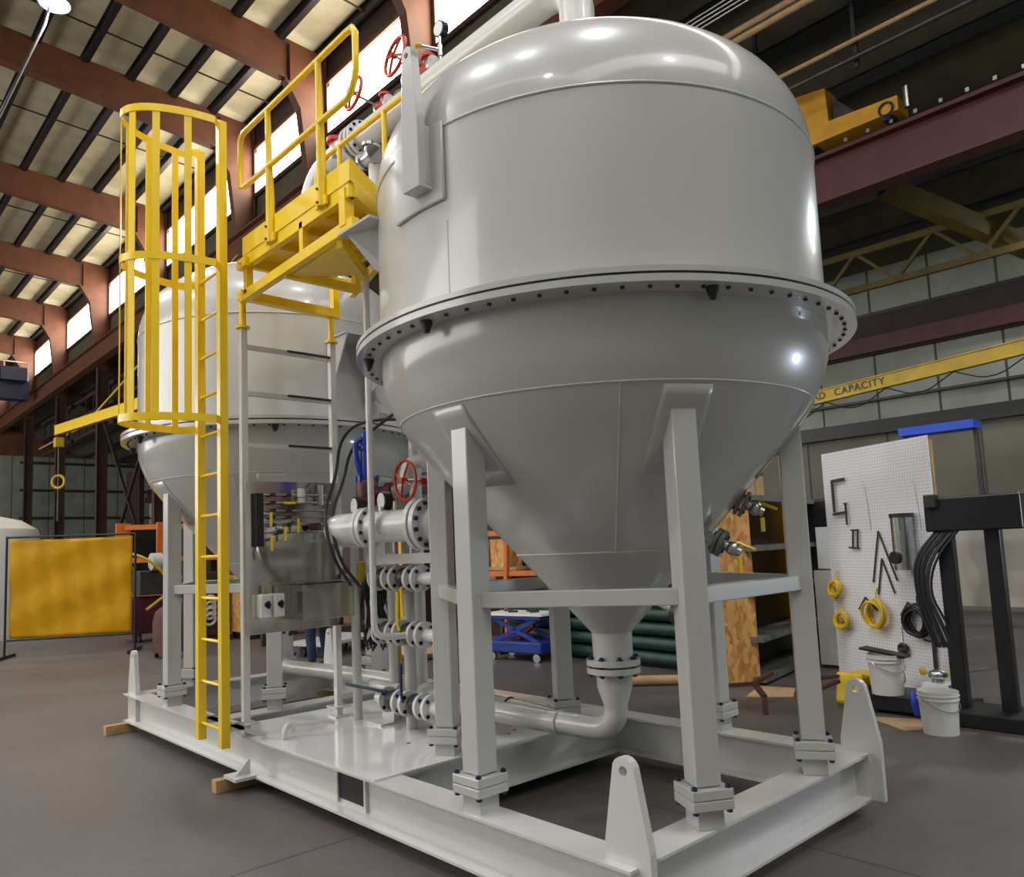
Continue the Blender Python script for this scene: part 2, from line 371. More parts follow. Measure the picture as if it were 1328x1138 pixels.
# pipes and conduit under the aisle roof
def pipe_run(p0, p1, r, m, label, group=None):
    o = MB().cyl(p0, p1, r, n=10).build('overhead_pipe', m, org=p0); return tag(o, label, 'pipe', group)
pipe_run((7.4, -6, 9.83), (7.4, 12, 9.83), .055, 'card', 'upper tan pipe of the pair under the dark aisle roof')
pipe_run((7.4, -6, 9.68), (7.4, 12, 9.68), .055, 'card', 'lower tan pipe of the pair under the dark aisle roof')
pipe_run((8.0, -8, 9.09), (8.0, 12, 9.09), .035, 'card', 'upper thin brown conduit running above the yellow crane trolley')
pipe_run((8.0, -8, 8.82), (8.0, 12, 8.82), .04, 'dark', 'lower dull conduit running above the yellow crane trolley')
for k in range(4):
    pipe_run((7.0, -6, 9.93+.075*k), (7.0, 12, 9.93+.075*k), .014, 'steel', ('lowest', 'second lowest', 'second highest', 'highest')[k]+' thin electrical conduit of the four just right of the dome top', 'thin conduits under the aisle roof')
for y in (2.9, 1.3):
    o = MB().beam((8.1, y, 10.3), (8.1, y, 8.7), .06, .06).build('pipe_hanger', 'dark', org=(8.1, y, 10.3))
    tag(o, 'strut hanger holding the thin conduits, %s one' % ('left' if y > 2 else 'right'), 'hanger')

# aisle crane: red girder and yellow end truck
g = thing('crane_girder', (8.9, -9, 7.0), 'maroon steel crane runway girder crossing behind the large tank at upper right', 'crane runway')
MB().ibeam((8.9, -9, 7.50), (8.9, 13, 7.50), .82, .36, .06, .04).build('beam', 'girder_red', g, smooth=False)
MB().box((8.9, 2, 7.95), (.08, 22, .07)).build('rail', 'dark', g, smooth=False)
m = MB()
for k in range(9): m.box((8.70, -1+k*.35, 7.96), (.04, .05, .06))
m.build('rail_clip', 'steel', g, smooth=False)
t = thing('crane_trolley', (8.8, 1.6, 7.98), 'yellow crane end truck riding on the maroon girder', 'crane')
MB().prism([(8.8, .95, 8.05), (8.8, .95, 8.28), (8.8, 2.0, 8.34), (8.8, 2.02, 8.92), (8.8, 2.62, 9.0), (8.8, 2.75, 8.05)], (.42, 0, 0)).build('truck_body', 'orange_yellow', t, smooth=False, bevel=.01)
MB().prism([(8.8, 1.6, 8.34), (8.8, 1.95, 8.34), (8.8, 1.95, 8.75)], (.25, 0, 0)).build('gusset', 'dark', t, smooth=False)
for y in (1.15, 2.35): MB().cyl((8.66, y, 8.09), (8.94, y, 8.09), .10).build('wheel', 'dark', t)
MB().torus((8.57, 1.12, 8.12), .10, .018, axis=(1, 0, 0)).build('hose_loop', 'rubber', t)
MB().cyl((8.6, .82, 8.02), (8.6, .82, 8.35), .05).build('buffer', 'steel', t)
# truss of a yellow crane, dimmed in its colour, hanging under the girder
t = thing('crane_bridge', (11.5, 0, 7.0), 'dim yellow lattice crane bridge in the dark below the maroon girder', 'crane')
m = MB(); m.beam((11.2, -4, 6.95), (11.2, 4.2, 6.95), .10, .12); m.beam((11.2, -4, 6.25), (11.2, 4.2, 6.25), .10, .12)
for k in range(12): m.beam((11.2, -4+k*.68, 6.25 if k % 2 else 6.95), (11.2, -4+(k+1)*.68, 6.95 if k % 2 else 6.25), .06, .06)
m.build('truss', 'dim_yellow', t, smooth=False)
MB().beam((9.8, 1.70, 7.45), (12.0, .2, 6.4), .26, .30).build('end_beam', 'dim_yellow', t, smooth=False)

# yellow jib crane with lettering
t = thing('jib_crane', (11, 3, 4.3), 'yellow jib crane arm lettered with its load capacity at the far wall', 'crane')
pa, pb = V(11, 5.6, 4.16), V(11, -2.4, 4.72)
MB().ibeam(pa, pb, .25, .14, .02, .09).build('arm', 'yellow_old', t, smooth=False)
m = MB()
for k in range(6):
    a = pa.lerp(pb, .12+k*.14); c = pa.lerp(pb, .26+k*.14); m.tube([a-V(0, 0, .13), (a+c)/2-V(0, 0, .42), c-V(0, 0, .13)], .012, 6, smooth=2)
m.build('festoon_cable', 'rubber', t)
dv = (pb-pa).normalized(); nx = V(-1, 0, 0); uv = nx.cross(dv)
for word, off in (('LOAD', 0), ('CAPACITY', .70)):
    cu = bpy.data.curves.new('lettering', 'FONT'); cu.body = word; cu.size = .19; cu.extrude = .002; cu.align_x = 'LEFT'; cu.align_y = 'CENTER'; cu.space_character = 1.06
    cu.materials.append(MT['black']); tmp = bpy.data.objects.new('lettering', cu); COL.objects.link(tmp); bpy.context.view_layer.update()
    lme = bpy.data.meshes.new_from_object(tmp.evaluated_get(bpy.context.evaluated_depsgraph_get())); bpy.data.objects.remove(tmp)
    lo = bpy.data.objects.new('lettering', lme); COL.objects.link(lo); lo.parent = t
    lo.matrix_local = Matrix.Translation(V(10.94, 4.02, 4.27)+dv*off-V(11, 3, 4.3)) @ Matrix((dv, uv, nx)).transposed().to_4x4()
t = thing('jib_crane', (3.5, 25, 6.5), 'long yellow jib crane arm far back on the left, its end above the amber curtain', 'crane')
MB().ibeam((3.15, 27.6, 6.45), (5.6, 11.2, 6.55), .34, .16, .02, .12).build('arm', 'yellow', t, smooth=False)
MB().beam((3.6, 24.6, 6.6), (5.7, 18.0, 10.5), .05, .05).build('tie_rod', 'yellow_old', t, smooth=False)
t = thing('chain_hoist', (3.2, 27.4, 6.2), 'small yellow chain hoist hanging below the far left jib arm', 'hoist')
MB().box((3.2, 27.4, 6.0), (.3, .3, .35)).build('hoist_body', 'yellow_old', t, bevel=.03)
MB().box((3.2, 27.4, 6.22), (.08, .08, .14)).build('trolley_hook', 'dark', t, smooth=False)
MB().cyl((3.2, 27.4, 5.9), (3.2, 27.4, 3.2), .035, n=8).build('chain', 'dark', t)
MB().torus((3.2, 27.4, 4.6), .22, .05, axis=(1, 1, 0)).build('cable_loop', 'yellow_old', t)

# blue bridge crane at the far end of the bay
t = thing('bridge_crane', (-2, 44, 10.6), 'distant dark blue bridge crane with walkway railing at far upper left', 'crane')
MB().box((-2.4, 44, 11.05), (15.6, .8, 1.05)).build('bridge_girder', 'navy', t, smooth=False)
m = MB()
for z in (12.0, 12.5): m.box((-2.4, 43.5, z), (15.6, .05, .05))
for k in range(14): m.box((5.3-k*1.1, 43.5, 12.0), (.05, .05, 1.0))
m.build('railing', 'steel', t, smooth=False)
MB().box((4.6, 43.4, 11.8), (1.2, .5, .7)).build('hoist_motor', 'navy', t, smooth=False)

# high bay lamps
LAMPS = [(-.46, 12.05, 12.0), (-.4, -1.3, 12.3), (-.4, -7.9, 12.3), (-4.3, 2.5, 12.3), (-3.6, .2, 12.3), (-4.4, 14.8, 12.3), (-9, -4, 12.3), (-9, 7, 12.3)]
def lamp(p, label, zc, group=None):
    t = thing('high_bay_lamp', p, label, 'lamp', group)
    MB().lathe([(.06, .45), (.09, .3), (.28, .02), (.30, 0), (.27, .0), (.08, .28)], p, n=32).build('reflector', 'steel', t)
    MB().sph((p[0], p[1], p[2]+.03), .16, (1, 1, .9)).build('bulb', 'bulb', t)
    MB().cyl((p[0], p[1], p[2]+.4), (p[0], p[1], zc), .02, n=8).build('hanging_rod', 'dark', t)
for i, p in enumerate(LAMPS):
    lamp(p, 'glowing high bay lamp hanging from the roof at upper left' if i == 0 else 'high bay lamp hanging overhead outside the view', roofz(p[0])-.1, None if i == 0 else 'high bay lamps outside the view')
AL = (10.8, -1.9, 7.6)
lamp(AL, 'aisle lamp hanging under the side aisle roof outside the view', aroof(AL[0])-.1)
tag(MB().tube([(-.46, 12.05, 12.4), (-.62, 12.0, 11.5), (-1.95, 12.0, 7.5)], .025, n=8).build('drop_cord', 'dark', org=(-.9, 12.6, 12.0)), 'dark power cord slanting down from the roof beside the glowing lamp', 'cord')
POW = [900, 700, 420, 700, 450, 1200, 350, 1200]
for i, p in enumerate(LAMPS+[AL]):
    l = bpy.data.lights.new('bay_light', 'SPOT'); l.energy = POW[i] if p != AL else 900; l.color = (.97, .97, 1.0) if p != AL else (.90, .96, 1.0)
    l.spot_size = R(155); l.spot_blend = .5; l.shadow_soft_size = .24
    o = bpy.data.objects.new('bay_light', l); COL.objects.link(o); o.location = (p[0], p[1], p[2]-.30)
wl = thing('work_light', (5.2, -4.1, 0), 'white tripod work light standing off to the right of the tank', 'work light')
MB().cyl((5.2, -4.1, .02), (5.2, -4.1, 1.7), .025, n=10).build('stand', 'dark', wl)
for k in range(3): MB().beam((5.2, -4.1, .35), (5.2+.45*math.cos(R(120*k)), -4.1+.45*math.sin(R(120*k)), .02), .025, .025).build('stand_leg', 'dark', wl, smooth=False)
MB().box((5.23, -4.12, 1.76), (.08, .40, .26), rot=R(-27)).build('housing', 'dark', wl, smooth=False)
area('work_lamp_light', (5.15, -4.08, 1.76), .34, 60, (.72, .85, 1.0), target=(0, -1.3, 2.5), sy=.24)
struct('wall_left_unseen', MB().box((-13.1, -5, 7.5), (.1, 16.4, 16)), 'panel', smooth=False)  # unseen wall, added so sky light enters only from the far left
struct('wall_left_base_unseen', MB().box((-13.1, 29.6, 1.75), (.1, 53, 3.5)), 'panel', smooth=False)  # unseen, added to stop low light reaching the bowl and floor
struct('wall_left_upper_unseen', MB().box((-13.1, 29.6, 12.8), (.1, 53, 6.6)), 'panel', smooth=False)  # unseen, added to keep the side light off the rafters
struct('wall_rear_unseen', MB().box((.5, -13.2, 7.5), (27.5, .1, 16)), 'panel', smooth=False)  # unseen wall, added to keep outside light from the aisle

# ================================================================ SKID
ZR, ZB, BF = .357, .09, .19
XR = 1.0775
YN, YF = -.999, 5.32
sk = thing('equipment_skid', (0, 2.1, ZB), 'large white painted steel beam skid carrying both hopper tanks', 'skid')
hm = (ZR+ZB)/2; hh = ZR-ZB
for s_ in (-1, 1):
    MB().ibeam((s_*XR, YN, hm), (s_*XR, YF, hm), hh, BF, .014, .012).build('side_rail', 'white', sk, smooth=False)
for y in (YN+BF/2, .91, 2.85, 3.32, YF-BF/2):
    MB().ibeam((-XR+.006, y, hm), (XR-.006, y, hm), hh-.004, BF, .014, .012).build('cross_beam', 'white', sk, smooth=False)
MB().box((-.085, 1.83, ZR+.0065), (2.184, 2.04, .012)).build('deck_plate', 'deck', sk, smooth=False)
MB().box((-.085, 2.99, ZR-.14), (1.8, .3, .01)).build('drip_pan', 'white', sk, smooth=False)
for (x, y) in ((-.55, 1.35), (.15, 1.05), (.05, 1.0), (-.02, 1.22), (-.02, 1.4)):
    MB().cyl((x, y, ZR+.008), (x, y, ZR+.013), .018, n=12).build('drain_hole', 'black', sk)
for s_ in (-1, 1):
    for y, k in ((YN+.05, -1), (YF-.10, 1)):
        x = s_*(XR+.025)
        m = MB(); pts = [(x, y-.115, ZB), (x, y+.115, ZB)]
        pts += [(x, y+.115, .42), (x, y+.055, .72)]
        for a in range(15, 180, 15): pts.append((x, y+.057*math.cos(R(a)), .72+.057*math.sin(R(a))))
        pts += [(x, y-.055, .72), (x, y-.115, .42)]
        # plate with a real eye: two half outlines around the hole
        c = (y, .722); n = 16
        outer = [(p[1], p[2]) for p in pts]
        bm = m.bm
        hole = [(c[0]+.021*math.cos(2*PI*i/n), c[1]+.021*math.sin(2*PI*i/n)) for i in range(n)]
        top = [(y+.057*math.cos(R(a)), .72+.057*math.sin(R(a))) for a in range(0, 360, 22)][:17]
        ring = [(c[0]+.057*math.cos(2*PI*i/n), c[1]+.057*math.sin(2*PI*i/n)) for i in range(n)]
        T = .02
        for dx in (-T, T):
            H = [bm.verts.new((x+dx, *q)) for q in hole]; O = [bm.verts.new((x+dx, *q)) for q in ring]
            for i in range(n): bm.faces.new((H[i], H[(i+1) % n], O[(i+1) % n], O[i]))
            if dx < 0: H0, O0 = H, O
        for i in range(n):
            bm.faces.new((H0[i], H0[(i+1) % n], H[(i+1) % n], H[i]))
            if i < n//2: bm.faces.new((O0[i], O0[(i+1) % n], O[(i+1) % n], O[i]))
        low = [(y-.115, ZB), (y+.115, ZB), (y+.115, .42)] + [ring[i] for i in (0, 15, 14, 13, 12, 11, 10, 9, 8)] + [(y-.115, .42)]
        A = [bm.verts.new((x-T, *q)) for q in low]; B = [bm.verts.new((x+T, *q)) for q in low]
        bm.faces.new(A); bm.faces.new(B[::-1])
        for i in (0, 1, 2, 11, 12):
            if i < len(low): bm.faces.new((A[i], A[(i+1) % len(low)], B[(i+1) % len(low)], B[i]))
        bmesh.ops.remove_doubles(bm, verts=bm.verts[:], dist=1e-5)
        m.build('lifting_lug', 'white', sk, smooth=False)
for s_ in (-1, 1):
    for y in (2.45, 4.4):
        m = MB(); m.box((s_*(XR+.16), y, ZB+.012), (.16, .2, .022)); m.prism([(s_*(XR+.09), y, ZB), (s_*(XR+.2), y, ZB+.02), (s_*(XR+.09), y, ZB+.13)], (0, .02, 0))
        if s_ < 0 and y < 3: m.build('tie_down_foot', 'white', sk, smooth=False)
MB().box((-1.0825, 1.19, .225), (.02, .30, .15)).build('fork_pocket', 'black', sk, smooth=False)
for y in (1.03, 1.35): MB().box((-1.09, y, .222), (.03, .02, .2)).build('stiffener', 'white', sk, smooth=False)
MB().tube([(-1.06, 2.12, ZR), (-1.06, 2.12, ZR+.09), (-1.0, 2.16, ZR+.11), (-.97, 2.16, ZR+.05)], .02, smooth=2).build('grab_hook', 'white', sk)
# timber blocks under the skid
for i, (x, y, lab) in enumerate(((-1.28, 5.22, 'short timber block under the far left corner of the skid'), (-1.3, 2.55, 'short timber block under the skid beside the ladder'), (1.0, -.85, 'timber block under the near right corner of the skid'),
        (1.05, 5.15, 'timber block under the far right corner of the skid'), (.9, 2.2, 'timber block under the middle of the right skid rail'), (-.95, -.8, 'timber block under the near left corner of the skid'))):
    o = MB().box((x+(.06 if x < 0 else 0), y, ZB/2), (.30, .08, ZB)).build('timber_block', 'wood', org=(x, y, 0), smooth=False, bevel=.004); tag(o, lab, 'block', 'timber blocks under the skid')

# ================================================================ TANK (built once at the origin, copied for the second)
RT, RF = 1.326, 1.472
tk = thing('hopper_tank', (0, 0, ZR), 'nearest big grey white hopper tank with domed top and conical bottom', 'tank', 'cone bottom hopper tanks on the skid')
prof = [(RT, 2.845), (RT, 3.78)]
for i in range(1, 25):
    a = i/24*PI/2; prof.append((RT*max(math.cos(a), 0)**(2/2.2), 3.78+.80*math.sin(a)**(2/2.2)))
prof[-1] = (0, 4.58)
MB().lathe(prof, n=128).build('shell', 'tank', tk)
bowl = [(RT, 2.78), (1.325, 2.70), (1.315, 2.62), (1.29, 2.54), (1.262, 2.47), (1.222, 2.39), (1.175, 2.32), (1.12, 2.25), (1.055, 2.175), (.12, 1.12), (.118, .96)]
MB().lathe(bowl, n=128).build('cone', 'tank', tk)
def rbowl(z):
    for (r0, z0), (r1, z1) in zip(bowl, bowl[1:]):
        if z <= z0 and z >= z1: return r0+(r1-r0)*(z0-z)/(z0-z1)
    return .12
up = MB().lathe([(RT-.01, 2.818), (RF, 2.818), (RF, 2.845), (RT-.01, 2.845)], n=144, close=True).build('upper_flange', 'tank', tk)
MB().lathe([(RT-.01, 2.806), (RF-.006, 2.806), (RF-.006, 2.818), (RT-.01, 2.818)], n=144, close=True).build('gasket', 'rubber', tk)
lw = MB().lathe([(RT-.03, 2.773), (RF, 2.773), (RF, 2.806), (RT-.03, 2.806)], n=144, close=True).build('lower_flange', 'tank', tk)
bolt0 = None
for k in range(72):
    a = 2*PI*k/72; p = V(1.41*math.cos(a), 1.41*math.sin(a), 0)
    if bolt0 is None: bolt0 = bo = MB().cyl((0, 0, 2.762), (0, 0, 2.774), .011, n=6).build('flange_bolt', 'dark', lw)
    else: bo = bolt0.copy(); COL.objects.link(bo)
    if k == 0: base = bolt0.location.copy()
    bo.location = base+p
for a in (-118, -176, 150, 95, 40, 5, -60 + 22):
    a = R(a); c, s = math.cos(a), math.sin(a)
    MB().lathe([(0, 0), (.014, .005), (.03, .05), (.03, .062), (0, .062)], (1.40*c, 1.40*s, 2.71), n=12).build('clamp_stop', 'rubber', lw)
MB().torus((0, 0, 3.78), RT+.001, .007, n=128, m=6).build('dome_weld', 'weld', tk)
MB().torus((0, 0, 2.39), 1.2225, .005, n=128, m=6).build('bowl_weld', 'weld', tk)
MB().torus((0, 0, 1.60), rbowl(1.60)+.001, .006, n=96, m=6).build('cone_weld', 'weld', tk)
for a in (R(-135.5), R(60)):
    MB().tube([((rbowl(z)+.001)*math.cos(a), (rbowl(z)+.001)*math.sin(a), z) for z in (1.60, 1.9, 2.175, 2.25, 2.32, 2.39)], .005, 6).build('seam_weld', 'weld', tk)
a = R(-172); MB().tube([((RT+.0)*math.cos(a), RT*math.sin(a), 2.85), (RT*math.cos(a), RT*math.sin(a), 3.28)], .003, 6).build('seam_weld', 'weld', tk)
RC = 1.077; LW = .1257
for k in range(6):
    a = R(60*k); c, s = math.cos(a), math.sin(a); rot = Matrix.Rotation(a, 3, 'Z')
    lg = MB().box((RC*c, RC*s, (.54+2.32)/2), (LW, LW, 2.32-.54), rot).build('support_leg', 'tank', tk, smooth=False, bevel=.008)
    MB().box((RC*c, RC*s, .515), (.20, .20, .045), rot).build('base_plate', 'tank', lg, smooth=False, bevel=.005)
    MB().box((RC*c, RC*s, .468), (.20, .20, .045), rot).build('mounting_plate', 'tank', lg, smooth=False, bevel=.005)
    MB().box((RC*c, RC*s, .402), (LW, LW, .09), rot).build('stub_post', 'tank', lg, smooth=False)
    for i, j in ((1, 1), (1, -1), (-1, 1), (-1, -1)):
        m = MB(); q = V(RC*c, RC*s, 0)+rot @ V(.082*i, .082*j, 0); m.cyl((q.x, q.y, .43), (q.x, q.y, .555), .009, n=6)
        m.cyl((q.x, q.y, .538), (q.x, q.y, .55), .015, n=6); m.cyl((q.x, q.y, .433), (q.x, q.y, .446), .015, n=6)
        m.build('anchor_bolt', 'bolt', lg, smooth=False)
    # reinforcing pad hugging the bowl
    m = MB(); bm = m.bm; grid = []
    for zz in (1.98, 2.06, 2.12, 2.175, 2.25, 2.32, 2.37):
        wd = .13 if zz < 2.3 else .125
        row = []
        for q in range(-5, 6):
            r = rbowl(zz)+.006; th = a+(q/5)*wd/r*1.0
            row.append(bm.verts.new((r*math.cos(th), r*math.sin(th), zz)))
        grid.append(row)
    for r0, r1 in zip(grid, grid[1:]):
        for i in range(10): bm.faces.new((r0[i], r0[i+1], r1[i+1], r1[i]))
    pad = m.build('reinforcing_pad', 'tank', tk)
    so = pad.modifiers.new('thick', 'SOLIDIFY'); so.thickness = .008; so.offset = 1
    # brace to the next leg
    a2 = R(60*(k+1)); p0, p1 = V(RC*c, RC*s, 1.388), V(RC*math.cos(a2), RC*math.sin(a2), 1.388); d = (p1-p0).normalized()
    MB().beam(p0+d*.05, p1-d*.05, .075, .08).build('brace', 'tank', tk, smooth=False, bevel=.005)
# outlet neck, flanges, reducer
MB().lathe([(.118, 1.0), (.118, .965), (.160, .965), (.160, .930), (.0, .930)], n=48).build('outlet_flange', 'tank', tk)
for k in range(8):
    a = R(45*k+10); m = MB(); m.cyl((.138*math.cos(a), .138*math.sin(a), .865), (.138*math.cos(a), .138*math.sin(a), .985), .011, n=8)
    m.cyl((.138*math.cos(a), .138*math.sin(a), .957), (.138*math.cos(a), .138*math.sin(a), .978), .02, n=6); m.cyl((.138*math.cos(a), .138*math.sin(a), .872), (.138*math.cos(a), .138*math.sin(a), .892), .02, n=6)
    m.build('outlet_bolt', 'bolt', tk, smooth=False)
# lifting trunnion block on its pad
def shellpt(az, z, off=0): return V((RT+off)*math.cos(az), (RT+off)*math.sin(az), z)
def curved(az0, az1, z0, z1, off, th, name, par, n=10, mt='tank'):
    m = MB(); bm = m.bm; rows = []
    for z in (z0, z1):
        for o in (off, off+th): rows.append([bm.verts.new(shellpt(az0+(az1-az0)*i/n, z, o)) for i in range(n+1)])
    a, b, c, d = rows # z0 in, z0 out, z1 in, z1 out
    for i in range(n):
        bm.faces.new((b[i], b[i+1], d[i+1], d[i])); bm.faces.new((c[i], c[i+1], a[i+1], a[i]))
        bm.faces.new((a[i], a[i+1], b[i+1], b[i])); bm.faces.new((d[i], d[i+1], c[i+1], c[i]))
    bm.faces.new((a[0], b[0], d[0], c[0])); bm.faces.new((a[n], c[n], d[n], b[n]))
    return m.build(name, mt, par, bevel=.006)
curved(R(170), R(188), 3.39, 3.80, 0, .02, 'lifting_pad', tk)
az = R(181.5); e_r = V(math.cos(az), math.sin(az), 0); e_t = V(-math.sin(az), math.cos(az), 0)
o0 = shellpt(az, 0, .075)
m = MB()
out = [(-.058, 3.48), (.074, 3.48), (.070, 3.85), (.041, 4.17)]
out += [(.0+.042*math.cos(R(t)), 4.19+.042*math.sin(R(t))) for t in range(10, 180, 20)]
out += [(-.041, 4.17), (-.060, 3.85)]
m.prism([o0+e_t*u+V(0, 0, z) for u, z in out], e_r*.05)
lb = m.build('lifting_block', 'tank', tk, smooth=False, bevel=.004)
m = MB()
for u in (-.040, .056): m.prism([shellpt(az, 3.49, .0)+e_t*u, shellpt(az, 3.49, .09)+e_t*u, shellpt(az, 3.80, .09)+e_t*u, shellpt(az, 3.80, 0)+e_t*u], e_t*.02)
m.prism([shellpt(az, 3.472, -.01)+e_t*-.058, shellpt(az, 3.472, .102)+e_t*-.058, shellpt(az, 3.472, .102)+e_t*.074, shellpt(az, 3.472, -.01)+e_t*.074], (0, 0, .02))
m.build('block_web', 'tank', lb, smooth=False)
m = MB(); q = o0+V(0, 0, 4.185)+e_r*.022; m.cyl(q, q+e_r*.006, .013, n=16); m.build('lifting_eye', 'dark', lb)
# centre top manway
q = V(-.08, -.53, 4.44)
MB().lathe([(.13, -.05), (.13, .05), (.17, .05), (.17, .085), (.0, .085)], q, n=32).build('top_nozzle', 'tank', tk)
pb_ = MB(); pb_.box(q+V(0, 0, .14), (.10, .10, .10)); pb_.cyl(q+V(0, 0, .09), q+V(0, 0, .26), .03, n=10); pb_.build('top_valve', 'blue', tk, smooth=False)
curved(R(-73), R(-68), 2.90, 2.96, .001, .012, 'nameplate', tk, n=4, mt='steel')
# brackets carrying the platform
bk = MB(); bk.box((-1.13, .80, 3.615), (.22, .36, .016)); bk.prism([(-1.06, .62, 3.61), (-1.21, .92, 3.61), (-1.0, .92, 3.42), (-1.0, .74, 3.36)], (.012, .008, 0))
bk.build('platform_bracket', 'tank', tk, smooth=False)

TK2Y = 4.25
t2 = copy_tree(tk); t2.location = (0, TK2Y, ZR); t2['label'] = 'farther grey white hopper tank behind the yellow caged ladder'
for k in [c for c in bpy.data.objects if c.parent == t2 and c.name.startswith(('platform_bracket', 'lifting_pad', 'lifting_block'))]:
    for j in [c for c in bpy.data.objects if c.parent == k]: bpy.data.objects.remove(j)
    bpy.data.objects.remove(k)
m = MB(); m.box((.02, TK2Y-1.47, 3.56), (.44, .36, .016)); m.prism([(-.18, TK2Y-1.65, 3.55), (-.18, TK2Y-1.30, 3.55), (-.18, TK2Y-1.30, 2.95)], (.012, 0, 0)); m.prism([(.18, TK2Y-1.65, 3.55), (.18, TK2Y-1.30, 3.55), (.18, TK2Y-1.30, 2.95)], (.012, 0, 0))
m.build('platform_bracket', 'tank', t2, smooth=False)
m = MB(); a = R(-78); c = shellpt(a, 3.1)+V(0, TK2Y, 0); d = V(math.cos(a), math.sin(a), 0)
m.cyl(c, c+d*.12, .05); m.cyl(c+d*.12, c+d*.145, .085); m.build('side_nozzle', 'tank', t2)

# discharge pipes
dp = thing('discharge_pipe', (0, 0, .5), 'grey pipe elbowing from the near cone outlet along the skid', 'pipe')
m = MB(); m.lathe([(.0, .918), (.160, .918), (.160, .884), (.105, .884), (.105, .80), (.072, .70), (.07, .66)], n=48); m.build('reducer', 'tank', dp)
cv = [(0, 0, .69), (0, 0, .66)]
for a in range(0, 91, 10): cv.append((0-.01*a/90, .15-.15*math.cos(R(a)), .66-.12*math.sin(R(a)) ))
cv += [(-.05, .5, .54), (-.10, 1.2, .55), (-.12, 2.3, .56)]
MB().tube(cv, .07, 24).build('pipe', 'tank', dp)
MB().torus((-.045, .42, .54), .071, .006, axis=(-.1, 1, 0)).build('pipe_weld', 'weld', dp)
o = thing('drain_pipe', (.3, .8, .5), 'open ended grey drain pipe lying behind the discharge pipe', 'pipe')
MB().tube([(.28, 2.2, .50), (.30, 1.25, .48), (.33, .95, .46), (.40, .80, .40)], .065, 20, smooth=1).build('pipe', 'tank', o)
MB().torus((.30, 1.25, .48), .067, .007, axis=(0, 1, 0)).build('coupling', 'dark', o)
MB().cyl((.402, .796, .398), (.404, .792, .396), .055).build('pipe_mouth', 'black', o)
o = thing('drain_pipe', (-.4, 3.5, .5), 'grey pipe sloping across the skid under the farther tank', 'pipe')
MB().tube([(0, 4.25, .70), (0, 4.22, .56), (.1, 3.9, .55), (.2, 3.0, .55), (.2, 2.5, .55)], .07, 20, smooth=2).build('pipe', 'tank', o)

# overhead vapour pipe between the domes
op = thing('overhead_pipe', (0, 0, 4.55), 'thick white pipe rising from the near dome and running to the far tank', 'pipe')
cv = [(0, 0, 4.5), (0, 0, 4.95)]
for a in range(10, 91, 10): cv.append((0, .28-.28*math.cos(R(a)), 5.08+.28*math.sin(R(a))))
cv += [(0, 1.55, 5.36)]
MB().tube(cv, .115, 28).build('pipe', 'white', op)
MB().lathe([(.11, -.02), (.24, -.02), (.22, .03), (.115, .06)], (0, 0, 4.56), n=40).build('pipe_collar', 'white', op)

# ================================================================ CAGED LADDER
LX, YA, YB = -1.37, 2.41, 2.83
ld = thing('caged_ladder', (LX, 2.62, .33), 'yellow fixed ladder with round safety cage climbing to the platform', 'ladder')
for y, zt in ((YA, 4.96), (YB, 4.90)):
    MB().beam((LX, y, .33), (LX, y, zt), .062, .062, up=(1, 0, 0)).build('ladder_rail', 'yellow', ld, smooth=False, bevel=.003)
for k in range(12):
    z = 2.586+.305*4-.305*k
    MB().cyl((LX, YA, z), (LX, YB, z), .012, n=10).build('rung', 'yellow', ld)
for y in (YA, YB):
    MB().box(((LX-XR-.09)/2-.01, y, .46), (.10, .03, .05)).build('mounting_clip', 'steel', ld, smooth=False)
    MB().beam((LX+.02, y, .50), (-1.10, y, .37), .03, .03).build('foot_brace', 'white', ld, smooth=False)
cg = (LX-.03, 2.62)
def hoop(z, t, d=.62, h=.32): return V(cg[0]-d*math.sin(t), cg[1]-h*math.cos(t), z)
def strap(pts, hgt, th, name, par, mt='yellow'):
    m = MB(); bm = m.bm; prev = None; n = len(pts)
    for i, p in enumerate(pts):
        t = (pts[min(i+1, n-1)]-pts[max(i-1, 0)]); t.z = 0; t.normalize(); nn = V(-t.y, t.x, 0)*th/2; u = V(0, 0, hgt/2)
        r = [bm.verts.new(p+a*nn+b*u) for a, b in ((1, 1), (1, -1), (-1, -1), (-1, 1))]
        if prev:
            for k in range(4): bm.faces.new((prev[k], prev[(k+1) % 4], r[(k+1) % 4], r[k]))
        else: bm.faces.new(r)
        prev = r
    bm.faces.new(prev[::-1]); return m.build(name, mt, par)
for z in (4.90, 3.80, 2.65):
    pts = [V(LX, YA, z)]+[hoop(z, R(a)) for a in range(6, 175, 6)]+[V(LX, YB, z)]
    strap(pts, .055, .009, 'cage_hoop', ld)
for tdeg in (24, 47, 70, 100, 122, 146, 168):
    t = R(tdeg); a, b_ = hoop(2.62, t, .615, .315), hoop(4.925, t, .615, .315)
    tn_ = hoop(0, t+.01)-hoop(0, t-.01); tn_.normalize()
    MB().beam(a, b_, .05, .008, up=(tn_.y, -tn_.x, 0)).build('cage_bar', 'yellow', ld, smooth=False)

